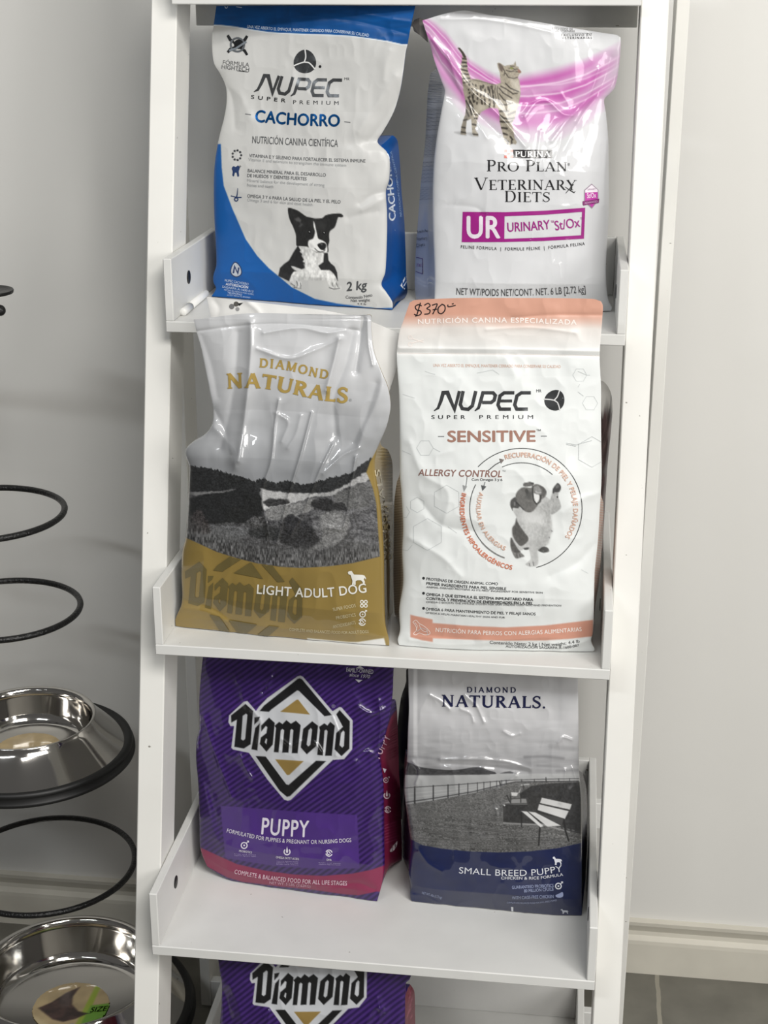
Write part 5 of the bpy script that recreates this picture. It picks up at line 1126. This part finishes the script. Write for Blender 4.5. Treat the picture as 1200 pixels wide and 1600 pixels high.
# ================================================================== purple puppy food bags, third and bottom trays
PUR, PURD, CRIM = (64, 37, 108), (37, 16, 72), (134, 32, 74)
def stripes(u, v, slope=.70, per=8.6, ph=0.0):
    s = np.sin((v + slope * u + 2.5 * vnoise(u / 60, v / 60, 9)) * 2 * math.pi / per + ph)
    k = np.clip(s * 1.6 + .5, 0, 1)[:, None]
    return np.array(PURD, float) * (1 - k) + np.array(PUR, float) * k
def logo_art(A, f):
    z = lambda pts: [f(360 + x * .175, 1050 + y * .175) for x, y in pts]
    for r, c in LOGO: A.rings([z(q) for q in r], {'w': (190, 192, 196), 'k': (22, 22, 24), 'g': (140, 116, 64)}[c], .55)
def bag_e():
    L = [(318, 1019), (315, 1045), (311.5, 1090), (311.5, 1138), (307.5, 1156), (306.4, 1186), (309, 1216), (310, 1230), (311.5, 1275), (312.5, 1320), (316, 1336), (324, 1354)]
    R = [(616, 1036), (614.5, 1050), (613, 1087), (608, 1122), (599, 1160), (592.5, 1178), (597, 1205), (599.5, 1230), (599.5, 1290), (601, 1350), (597, 1380), (589, 1409)]
    T = [(318, 1019), (420, 1024), (520, 1030), (616, 1036)]
    B = [(324, 1354), (355, 1373), (379, 1380.5), (430, 1390.5), (490, 1397), (535, 1402), (568, 1407), (589, 1409)]
    film = Film(on_z(340, 1372, TZ[3]), on_z(589, 1409, TZ[3]), 0.03, L, R, T, B, 0.036,
        g=((0, .15), (.2, .4), (.45, .9), (.85, 1), (.96, .5), (1, .1)),
        creases=[(.005, 4, [(318, 1120), (330, 1160), (345, 1200), (362, 1245)]), (.004, 3, [(375, 1180), (384, 1200), (393, 1215)]), (.005, 4, [(592, 1095), (595, 1130), (592, 1160)]), (.005, 4, [(560, 1105), (580, 1115), (600, 1108)]), (-.005, 6, [(600, 1150), (575, 1165), (560, 1185)]), (.005, 5, [(590, 1180), (570, 1175), (555, 1190)]),
                 (.004, 4, [(415, 1066), (424, 1058), (418, 1074)]), (-.004, 5, [(410, 1080), (425, 1062), (430, 1050)]), (.004, 4, [(395, 1110), (408, 1130), (404, 1160)]), (.004, 3, [(475, 1170), (490, 1160), (502, 1175)]), (.003, 3, [(520, 1120), (530, 1150), (525, 1180)]), (-.004, 8, [(313, 1200), (335, 1260), (345, 1320)]), (.004, 7, [(320, 1230), (332, 1290), (350, 1330)]), (-.004, 5, [(585, 1390), (560, 1380), (520, 1384)]), (.003, 6, [(590, 1260), (575, 1290), (585, 1330)]), (.004, 4, [(440, 1155), (455, 1165), (470, 1158)])],
        noise=[(.004, 60, 80, False, 103), (.0026, 30, 40, True, 107)], step=.85)
    cb = [(305, 1318), (314, 1324.5), (340, 1336.5), (370, 1350), (415, 1360.5), (460, 1366.5), (505, 1368.5), (550, 1365), (580, 1359), (598, 1353), (615, 1348)]
    low = [(610, 1396), (589, 1393), (560, 1399), (535, 1397), (490, 1390.5), (430, 1384.5), (400, 1380.5), (379, 1378), (355, 1371), (320, 1352), (300, 1345)]
    def art(u, v):
        A = Art(u, v, 0); A.c = stripes(u, v)
        A.fill([(344.5, 1259), (400, 1263), (470, 1268.5), (558, 1273.5), (562, 1357), (500, 1357.5), (430, 1353.5), (390, 1347), (352, 1340.5)], (72, 43, 120), .8)
        A.fill(cb + low, CRIM, .8)
        logo_art(A, lambda a, b: (a, b))
        return A.c
    wt = (222, 216, 230); lt = (176, 160, 208)
    D = [text('®', [(518, 1106), (524, 1106)], 5, (150, 140, 176)), text('PUPPY', [(408, 1303), (445, 1306), (482, 1308)], 25, wt, .02, sp=1.12),
          text('FORMULATED FOR PUPPIES & PREGNANT OR NURSING DOGS', [(354, 1300.5), (390, 1308.8), (421, 1314.5), (463, 1318), (505, 1318.2), (549, 1315.5)], 6.0, wt, .008, sp=1.05),
          text('PROBIOTICS', [(373.5, 1331), (393.5, 1333.5)], 3.0, wt, .02), text('OMEGA FATTY ACIDS', [(431, 1341), (467, 1344)], 3.2, wt, .02), text('DHA', [(510.5, 1345), (518, 1345)], 3.2, wt, .02),
          text('COMPLETE & BALANCED FOOD FOR ALL LIFE STAGES', [(366, 1365), (415, 1374), (475, 1380.5), (542, 1383.5)], 6.6, (226, 196, 210), .008, sp=1.06), text('NET WT. 5 LBS. (3.62KG)', [(421, 1381), (485, 1387)], 4.0, (214, 170, 190)),
          text('FAMILY-OWNED', [(541, 1049.5), (583, 1053)], 6.4, (206, 204, 214), .01), text('since 1970', [(545.5, 1056.5), (577, 1060)], 5.4, (206, 204, 214), 0, .25), shape([[(555, 1061.5), (566.5, 1062.5), (560.5, 1066.5)]], (206, 204, 214)), shape([[(556, 1044), (569, 1045), (562.5, 1040)]], (206, 204, 214))]
    for (x, y, n) in ((382, 1335, 2), (448, 1346, 3), (514, 1348.5, 2)):
        for i in range(n): D.append(text(('supports digestive health', 'supports skin and coat', 'brain and vision')[(i + n) % 3], [(x - 16, y + i * 2.3), (x + 18, y + 1.5 + i * 2.3)], 1.6, lt))
    D += small_icon(381.5, 1321, 4.6, wt, 'target') + small_icon(448.5, 1331, 4.6, wt, 'drop') + small_icon(514, 1333, 4.8, wt, 'swirl')
    far = [(612, 1083), (619, 1098), (622, 1150), (623.5, 1210), (625, 1230), (628, 1320), (626, 1352), (606, 1398)]
    def side(u, v, k):
        A = Art(u, v, 0); A.c = stripes(u, v, .9, 8, 1)
        if k == 'r':
            A.fill([(622, 1105), (611, 1120), (604, 1140), (598, 1165), (594, 1185), (599, 1240), (600, 1300), (600, 1385), (612, 1375), (630, 1352), (640, 1340), (640, 1250), (628, 1160)], (122, 28, 62), 1.0)
            for y in np.arange(1283, 1312, 4.6): A.line([(601, y + 7), (622, y)], .9, (176, 90, 124), .8)
        else: A.fill([(300, 1318), (320, 1318), (330, 1370), (300, 1350)], CRIM, 1)
        return A.c
    SD = [('r', text('PUPPY', [(593, 1186), (601, 1170), (611, 1152)], 12, (206, 170, 186), .01)), ('r', shape([[(598, 1200), (604, 1202), (601, 1208)]], wt)), ('r', shape([cr([(609, 1330), (614, 1322), (621, 1314), (619, 1324), (613, 1331)], 30, True)], (200, 186, 192)))]
    SD += [('r', d) for d in small_icon(603, 1219, 3.6, (206, 186, 196), 'target') + small_icon(604.5, 1243, 4.4, (214, 196, 204), 'drop') + small_icon(606, 1265, 4.6, (206, 186, 196), 'swirl')]
    bag('dog_food_bag', 'purple striped puppy food bag with a whole diamond emblem, on the third tray', film, art, D, [F_GLOSS, F_FOIL], TZ[3], 0.115, None, far, side, SD, (60, 36, 112), (.5, .18), side_mats=[F_SATIN, F_FOIL], xmax=(-.3085, .3085), ybackmax=.17)
bag_e()
def bag_g():
    # stands on the lowest tray; only its upper part shows in the photo
    z4 = TZ[4]; a, b = to_px((-.238, -.268, z4)), to_px((.030, -.272, z4))
    L = [(340, 1490), (343, 1516), (346.5, 1536), (346, 1570), (343, 1620), tuple(a + (0, -110)), tuple(a)]
    R = [(645, 1516), (640, 1530), (634, 1537), (633, 1570), (632, 1640), tuple(b + (8, -110)), tuple(b)]
    T = [(340, 1490), (450, 1497), (550, 1505), (645, 1516)]; m = (a + b) / 2
    B = [tuple(a), tuple(m + (0, 3)), tuple(b)]
    film = Film((-.238, -.268, z4), (.030, -.272, z4), 0.03, L, R, T, B, 0.034, g=((0, .2), (.2, .5), (.45, .95), (.85, 1), (1, .1)),
        creases=[(.004, 4, [(412, 1592), (420, 1580), (418, 1600)]), (.005, 5, [(572, 1600), (585, 1575), (600, 1580)]), (.004, 4, [(590, 1560), (594, 1585), (588, 1605)]), (.004, 6, [(360, 1540), (372, 1570), (380, 1610)]), (-.004, 6, [(350, 1550), (360, 1590)])], noise=[(.004, 60, 80, False, 113), (.0024, 30, 40, True, 117)], step=1.0)
    def f(u, v):
        x = 390 + (u - 356.5) * .943; return (x, 1570 + (v - 1175) * .943 - (x - 461) * .066)
    def art(u, v):
        A = Art(u, v, 0); A.c = stripes(u, v, .78, 9.4, 2)
        logo_art(A, f); return A.c
    D = []
    far = [(633, 1532), (640, 1537), (647.5, 1550), (648.5, 1590), (650, 1650), tuple(b + (26, -70)), tuple(b + (10, -28))]
    def side(u, v, k):
        A = Art(u, v, (108, 26, 48)); 
        if k == 'r': 
            for P in ([(637, 1546), (641, 1552), (639, 1566)], [(640, 1575), (636, 1590)], [(644, 1560), (640, 1574), (643, 1590)]): A.line(P, 1.1, (200, 130, 150), .7)
        return A.c
    bag('dog_food_bag', 'partly hidden purple striped puppy food bag on the lowest tray', film, art, D, [F_GLOSS, F_FOIL], z4, 0.115, None, far, side, (), (60, 36, 112), (.14, .14), side_mats=[F_SATIN, F_FOIL], xmax=(-.3085, .3085))
bag_g()

# ================================================================== white and navy small breed puppy food bag, third tray
def bag_f():
    L = [(637.5, 1038), (638.5, 1080), (639, 1110), (637.5, 1142), (636, 1185), (633.3, 1206), (632, 1232), (634, 1255), (639, 1295), (642, 1319), (640, 1345), (639, 1364), (642, 1385), (640.5, 1397), (643.5, 1409)]
    R = [(902.5, 1053), (903, 1075), (903.6, 1110), (904, 1155), (904.5, 1200), (906.5, 1225), (908.5, 1250), (909, 1319), (909, 1370), (908.8, 1431)]
    T = [(637.5, 1038), (720, 1043), (820, 1049), (902.5, 1053)]
    B = [(643.5, 1409), (665, 1413), (690, 1416.5), (750, 1421), (810, 1425.5), (870, 1431), (908.8, 1431)]
    film = Film(on_z(643, 1409, TZ[3]), on_z(908, 1431, TZ[3]), 0.03, L, R, T, B, 0.032,
        g=((0, .12), (.2, .3), (.42, .8), (.7, 1), (.93, .8), (1, .1)),
        creases=[(.004, 3, [(672, 1086), (690, 1096), (702, 1108)]), (.004, 3, [(728, 1088), (745, 1104), (756, 1128)]), (.003, 3, [(720, 1108), (735, 1115), (740, 1128)]), (.0035, 3, [(688, 1187), (740, 1186), (790, 1190), (828, 1201)]), (-.003, 4, [(690, 1193), (760, 1197), (825, 1206)]), (.003, 2.5, [(872, 1160), (880, 1152), (893, 1156)]), (.004, 3, [(884, 1205), (882, 1230), (876, 1254)]), (.004, 3, [(895, 1200), (900, 1222), (890, 1235)]),
                 (.004, 3, [(645, 1190), (655, 1205), (650, 1225)]), (.004, 3, [(775, 1235), (790, 1226), (806, 1212)]), (.004, 3, [(775, 1265), (780, 1282), (787, 1260)]), (.003, 3, [(787, 1143), (800, 1150), (812, 1146)]), (.003, 4, [(655, 1330), (670, 1350), (690, 1362)]), (-.003, 5, [(648, 1395), (680, 1405), (690, 1416)]), (.003, 4, [(645, 1398), (665, 1400), (688, 1412)]), (.0022, 4, [(646, 1045), (646, 1120), (646, 1180)]), (-.0022, 4, [(652, 1045), (652, 1180)])],
        noise=[(.0035, 60, 80, False, 123), (.0022, 28, 36, True, 127)], step=.85)
    nb = np.array([(630, 1304), (642, 1311.5), (660, 1320.5), (690, 1326), (735, 1330.5), (780, 1332), (825, 1330.5), (870, 1325.5), (900, 1319), (915, 1315)], float)
    rail = np.array([(630, 1231.5), (648, 1230), (680, 1228), (700, 1227), (740, 1224), (790, 1219.5), (850, 1217.5), (910, 1216.5)], float)
    gnd = np.array([(630, 1258), (655, 1254), (680, 1250), (740, 1239), (785, 1227), (805, 1222), (910, 1221)], float)
    def art(u, v):
        g = np.clip((v - 1100) / 95, 0, 1)
        n1 = fbm(u / 36, v / 6, 133, 3); n2 = .5 * fbm(u / 2.6, v / 2.0, 134, 3) + .7 * vnoise(u / 1.4, v / 1.1, 135)
        A = Art(u, v, 0); A.c = np.stack([206 - 48 * g] * 3, -1) + [0, 0, 2] + (14 * g * n1)[:, None]
        for (P, w, a) in (([(820, 1183), (850, 1182), (880, 1185)], 4, .6), ([(640, 1182), (670, 1184), (705, 1188)], 3, .35), ([(870, 1205), (905, 1203)], 3, .5), ([(840, 1196), (880, 1199)], 2.4, .35), ([(860, 1166), (895, 1170)], 7, .2)): A.line(P, w, (112, 112, 114), a, 2.0)
        A.put(np.clip((v - 1208.5) / .8, 0, 1), np.array((160, 161, 162)))
        A.put(np.clip((v - 1208.5) / .8, 0, 1) * np.clip((1240 - v) / 30, 0, 1) * .3, np.array((206, 206, 206)))
        A.smooth([(628, 1190), (640, 1192), (655, 1198), (675, 1201), (700, 1203), (720, 1202), (738, 1199), (752, 1199), (762, 1203), (775, 1207), (775, 1209.5), (628, 1210)], noisy((66, 66, 68), .25, 4, 2, 12), .6)
        A.fill([(781, 1208.5), (789, 1206), (797, 1205), (807, 1208.5)], (88, 88, 90), .5); A.line([(630, 1210.5), (700, 1210), (765, 1210.5)], 1.0, (90, 90, 92), .9)
        gy = np.interp(u, gnd[:, 0], gnd[:, 1]); G = np.clip((v - gy) / .8 + .5, 0, 1)
        per = np.clip((v - 1222) / 105, 0, 1)
        cob = np.abs(np.sin(np.maximum(v - 1200, 0) ** 1.02 * (.9 - .62 * per) + 1.6 * np.sin(u * .045 * (1.5 - per)) + n2)) * np.abs(np.sin(u * (.62 - .36 * per) + 2.0 * np.sin(v * .09) + n2))
        A.put(G, lambda a, b: np.clip(np.stack([106 + 26 * n2 + 24 * (np.clip(cob * 2.2, 0, 1) - .6) * (.4 + per) - 14 * per] * 3, -1), 0, 255))
        for r_, y in enumerate((1283, 1294, 1306, 1319, 1333)):
            st = 15 + 4.5 * r_
            for x in np.arange(640 + (r_ % 2) * st / 2, 880, st):
                for rr in np.arange(3.0, st * .62, 3.2 + .4 * r_):
                    A.line(arc(x, y, rr, 190, 350, 9, rr * (.40 + .06 * r_)).tolist(), .8, (52, 52, 53), .16 + .06 * r_)
        dk = noisy((56, 56, 57), .25, 3, 3, 15)
        A.fill([(786, 1256), (815, 1252), (812, 1240), (830, 1228), (860, 1224), (912, 1222), (912, 1304), (880, 1296), (850, 1288), (800, 1287), (786, 1284)], dk, 1)
        A.fill([(786, 1256), (805, 1247), (822, 1248), (824, 1257), (800, 1257)], (140, 140, 140), .7); A.line([(787, 1286), (850, 1289), (890, 1300)], 2.4, (150, 150, 150), .8)
        for (P, n_) in (([(845, 1287), (905, 1300)], 8), ([(850, 1300), (900, 1312)], 10)):
            for i in range(n_): A.line([(P[0][0] + i * 7, P[0][1] + i * 1.4), (P[0][0] + i * 7 + 3, P[0][1] + 1 + i * 1.4)], 1.4, (170, 170, 170), .55)
        ry = np.interp(u, rail[:, 0], rail[:, 1])
        for off, w in ((0, 1.1), (.38, .9), (.62, .9), (.86, 1.8)):
            yy = ry + (gy - ry) * off; k = (u > 630) & (u < 905)
            A.put(np.clip(.5 + (w / 2 - np.abs(v - yy)) / .9, 0, 1) * k * np.where(off == 0, .95, .8), np.array((58, 58, 60)) if off in (0, .86) else np.array((186, 186, 186)))
        for x in (648, 677, 700, 717, 731, 746, 756, 766, 776, 784, 791, 815, 835, 853, 873, 890):
            a, b = np.interp(x, rail[:, 0], rail[:, 1]), np.interp(x, gnd[:, 0], gnd[:, 1]); A.line([(x, a - .5), (x, b)], 1.0 + 1.4 * np.clip((760 - x) / 110, 0, 1), (52, 52, 54), .95)
        A.line([(853, 1215), (853.5, 1222)], 1.4, (60, 60, 60)); A.line([(781, 1222), (782, 1227)], 2, (50, 50, 50))
        q = lambda p: Z(p, 600, 1220, 3.3333)
        W = (208, 208, 208)
        for P, w in (([(715, 165), (716, 240)], 1.6), ([(812, 240), (806, 335)], 2.6), ([(935, 190), (945, 260), (962, 312)], 2.8), ([(640, 75), (655, 110)], 1.6), ([(795, 180), (815, 238)], 1.2)): A.line(q(P), w, (40, 40, 41))
        A.fill(q([(822, 88), (978, 122), (968, 150), (812, 116)]), W, .6); A.fill(q([(808, 122), (962, 158), (942, 198), (800, 152)]), W, .6); A.line(q([(812, 118), (965, 154)]), 1.0, (50, 50, 50))
        A.fill(q([(716, 158), (745, 160), (830, 236), (815, 242)]), W, .6); A.fill(q([(752, 160), (790, 165), (922, 234), (850, 238)]), W, .6); A.fill(q([(790, 165), (850, 180), (935, 200), (925, 232)]), (70, 70, 71), .8)
        A.fill(q([(662, 60), (705, 62), (715, 35), (690, 80), (665, 78)]), W, .6); A.line(q([(660, 80), (660, 118)]), 1.4, (40, 40, 40)); A.line(q([(712, 70), (712, 112)]), 1.4, (40, 40, 40)); A.line(q([(630, 95), (750, 90), (745, 118), (630, 120)]), 1.4, (70, 70, 70))
        A.line(q([(715, 22), (755, 18)]), 1.6, (190, 190, 190)); A.line(q([(725, 22), (728, 45)]), 1.0, (50, 50, 50))
        A.line(q([(650, 240), (680, 300), (712, 360)]), 1.0, (62, 62, 62), .7)
        A.put(np.clip((v - np.interp(u, nb[:, 0], nb[:, 1])) / 1.0 + .5, 0, 1), noisy((20, 30, 72), .08, 30, 12, 16))
        return A.c
    NV, wt = (26, 30, 68), (222, 224, 232); dm = (150, 160, 196)
    D = [serif('DIAMOND', [(729.5, 1082), (806, 1082.5)], 8.6, NV, .19, .13, .08, .05, 1.0, .26), serif('NATURALS', [(690, 1104), (770, 1105.5), (845, 1106.5)], 18.5, NV, .20, .11, .07, .06, 1.0, .07), shape([arc(850, 1105.5, 1.8, 0, 340, 12)], NV),
         text('SMALL BREED PUPPY', [(717, 1364.5), (760, 1367.3), (798, 1368.7), (840, 1367.5), (879, 1361.5)], 9.6, wt, 0, sp=1.04), text('CHICKEN & RICE FORMULA', [(783, 1374), (840, 1373.8), (880, 1368.3)], 4.3, wt, .008, sp=1.04), dog_mark(863.5, 1338.5, 878.5, 1351.5, wt),
         text('GUARANTEED PROBIOTICS', [(800, 1389), (865, 1386)], 4.8, dm, .01), text('80 MILLION CFU/LB', [(819, 1394.5), (865, 1391.5)], 4.8, dm, .01), text('WITH CAGE-FREE CHICKEN', [(800, 1405.5), (865, 1403)], 4.8, dm, .012),
         text('COMPLETE AND BALANCED FOOD FOR SMALL BREED PUPPIES', [(792, 1411.5), (835, 1412), (870, 1408)], 2.6, dm, .004), text('NET WT. 6lbs (2.72 kg)', [(659, 1396.5), (690, 1404.5)], 3.6, dm),
         shape([[(798.5, 1417), (802, 1417.3), (802, 1424.5), (799, 1424)]], wt), dog_mark(876, 1420.5, 888.5, 1427.8, (190, 194, 206)), shape([cr([(868, 1399), (873, 1396.5), (879, 1394), (880, 1400), (876, 1402.5), (870, 1402)], 30, True)], dm)]
    D += small_icon(872.5, 1384.5, 4.4, wt, 'target')
    farl = [(635, 1160), (632, 1190), (629.5, 1240), (628, 1290), (629, 1345), (632, 1382), (638, 1398)]
    farr = [(904.8, 1196), (912, 1215), (916.5, 1235), (917.5, 1300), (917.5, 1370), (914, 1420)]
    def side(u, v, k):
        A = Art(u, v, (26, 26, 54))
        A.put(np.clip((1315 - v) / 3, 0, 1), noisy((58, 58, 62), .5, 4, 5, 18))
        if k == 'l': A.put(np.clip((v - 1200) / 20, 0, 1) * .8, np.array((44, 26, 66)))
        return A.c
    bag('dog_food_bag', 'white, grey and navy puppy food bag with a bench print, third tray at right', film, art, D, [F_SHINE, F_FOIL], TZ[3], 0.115, farl, farr, side, (), (40, 44, 80), (.40, .40), side_mats=[F_SATIN, F_FOIL], xmax=(-.3085, .3085), ybackmax=.17)
bag_f()

# ================================================================== two half-hidden bags at the back of the trays
def pillow(name, label, zf, outline, y, thick, colf, m, cat):
    """a filled sealed bag: measured outline, swelling to both sides, standing on the tray"""
    O = np.array(cr(outline, 90, True))
    P = on_y(O[:, 0], O[:, 1], y); c = P.mean(0)
    lo = P[:, 2].min(); P[:, 2] = (P[:, 2] - c[2]) * ((zf + .0015 - c[2]) / (lo - c[2])) * (P[:, 2] < c[2]) + (P[:, 2] - c[2]) * (P[:, 2] >= c[2]) + c[2]
    root = empty(name, (float(c[0]), y, zf)); tag(root, label, cat)
    K = 14; V = []; n = len(P)
    for sg in (-1, 1):
        for k in range(K):
            f = 1 - k / (K - 1) * .985; q = c + (P - c) * f
            d = thick / 2 * (1 - f ** 2.2) ** .6
            q = q.copy(); q[:, 1] = y + sg * d * (.75 + .25 * vnoise(q[:, 0] * 60, q[:, 2] * 60, 7)); V.append(q)
    V = np.vstack(V); Q = []
    for s in range(2):
        for k in range(K - 1):
            for i in range(n):
                a = s * K * n + k * n + i; b = s * K * n + k * n + (i + 1) % n; Q.append((a, b, b + n, a + n) if s == 0 else (a, a + n, b + n, b))
    px = to_px(V); mesh_from('film', V, np.array(Q), np.zeros((0, 3), int), 0, np.zeros(0), colf(px[:, 0], px[:, 1]), [m], root)
    return root
def colk(u, v):
    A = Art(u, v, (226, 224, 220)); A.fill([(900, 648), (940, 645), (952, 640), (965, 636), (965, 900), (900, 900)], noisy((92, 74, 74), .45, 7, 12, 3), 1.5)
    for y in range(603, 650, 5): A.line([(943 + (y - 603) * .1, y), (956, y + 6)], 1.3, (84, 84, 86), .8)
    return A.c
pillow('plastic_bag', 'clear topped brown bag almost hidden behind the peach and white bag', TZ[2], [(900, 596), (925, 590), (944, 597), (954, 612), (957, 635), (955, 670), (950, 720), (946, 780), (941, 850), (930, 900), (890, 905), (880, 800), (885, 650)], 0.03, 0.05, colk, F_GLOSS, 'bag')
def colb(u, v):
    A = Art(u, v, (30, 29, 32)); A.put(np.clip((1130 - v) / 60, 0, 1) * .5, np.array((84, 84, 80))); return A.c
pillow('plastic_bag', 'black bag standing in the gap behind the purple and the navy bags', TZ[3], [(640, 1040), (634, 1068), (627, 1088), (622, 1125), (619, 1180), (618, 1250), (620, 1330), (630, 1350), (720, 1352), (735, 1250), (735, 1120), (715, 1050)], 0.085, 0.05, colb, F_GLOSS, 'bag')

# ------------------------------------------------------------------ paper labels in the bowls
def bowl_label(root, c, zb, r, m_list, detail):
    z = zb + 0.0135
    V = [(c[0], c[1], c[2] + z)] + [(c[0] + r * math.cos(2 * math.pi * k / 60), c[1] + r * math.sin(2 * math.pi * k / 60), c[2] + z) for k in range(60)]
    N = 70; g = np.linspace(-1, 1, N); U, Vv = np.meshgrid(g, g); k = U**2 + Vv**2 <= 1.0
    Pg = np.stack([c[0] + r * U, c[1] + r * Vv, np.full(U.shape, c[2] + z)], -1).reshape(-1, 3)
    q = quads(N, N); kk = k.ravel(); q = q[kk[q].all(1)]
    A = Art(U.ravel() * 100, -Vv.ravel() * 100, (176, 156, 118)); A.c *= (1 + .12 * fbm(A.u / 40, A.v / 40, 5))[:, None]
    if detail:
        A.fill([(38, -100), (52, -100), (56, 100), (34, 100)], (150, 170, 60), 3); A.fill([(50, -10), (110, -30), (110, 110), (46, 110)], (106, 156, 50), 3)
        A.fill([(-55, -10), (-30, -52), (-2, -80), (-8, -40), (0, -8), (25, 16), (52, 22), (28, 46), (0, 62), (-30, 56), (-60, 34), (-82, 18)], noisy((60, 42, 38), .4, 14, 14, 2), 3)
        A.fill([(-100, 40), (-60, 60), (-30, 80), (-60, 100), (-100, 100)], (206, 190, 150), 5, .6); A.fill([(16, 70), (28, 66), (34, 86), (22, 90)], (60, 110, 190), 1.5); A.fill([(4, 72), (15, 70), (18, 88), (6, 90)], (190, 70, 90), 1.5)
        A.line([(46, 22), (60, 20)], 2.5, (30, 30, 30)); A.line([(50, 78), (66, 70)], 2.5, (60, 80, 30))
    used = np.unique(q); mp = -np.ones(N * N, int); mp[used] = np.arange(len(used))
    o = mesh_from('paper_label', Pg[used], mp[q], np.zeros((0, 3), int), 0, np.zeros(0), A.c[used], [F_SEMI], root)
    if detail:
        v, t = (lambda d: (d[0], d[1]))(text('SIZE', [(0, 0), (1, 0)], .36, (0, 0, 0), .01))
        W_ = np.array([(c[0] + r * (.56 + .40 * x), c[1] + r * (-.18 + .12 * x - y * .55), c[2] + z + .0008) for x, y in v[:, :2]])
        mb = MB(); mb.poly(W_, [tuple(f) for f in orient(W_, t)]); mb.build('lettering', mat('label_ink', (40, 44, 30), .6), o)
bowl_label(b1, c1, zb1, Ri1 * .5, None, False)
bowl_label(b2, c2, zb2, Ri2 * .44, None, True)
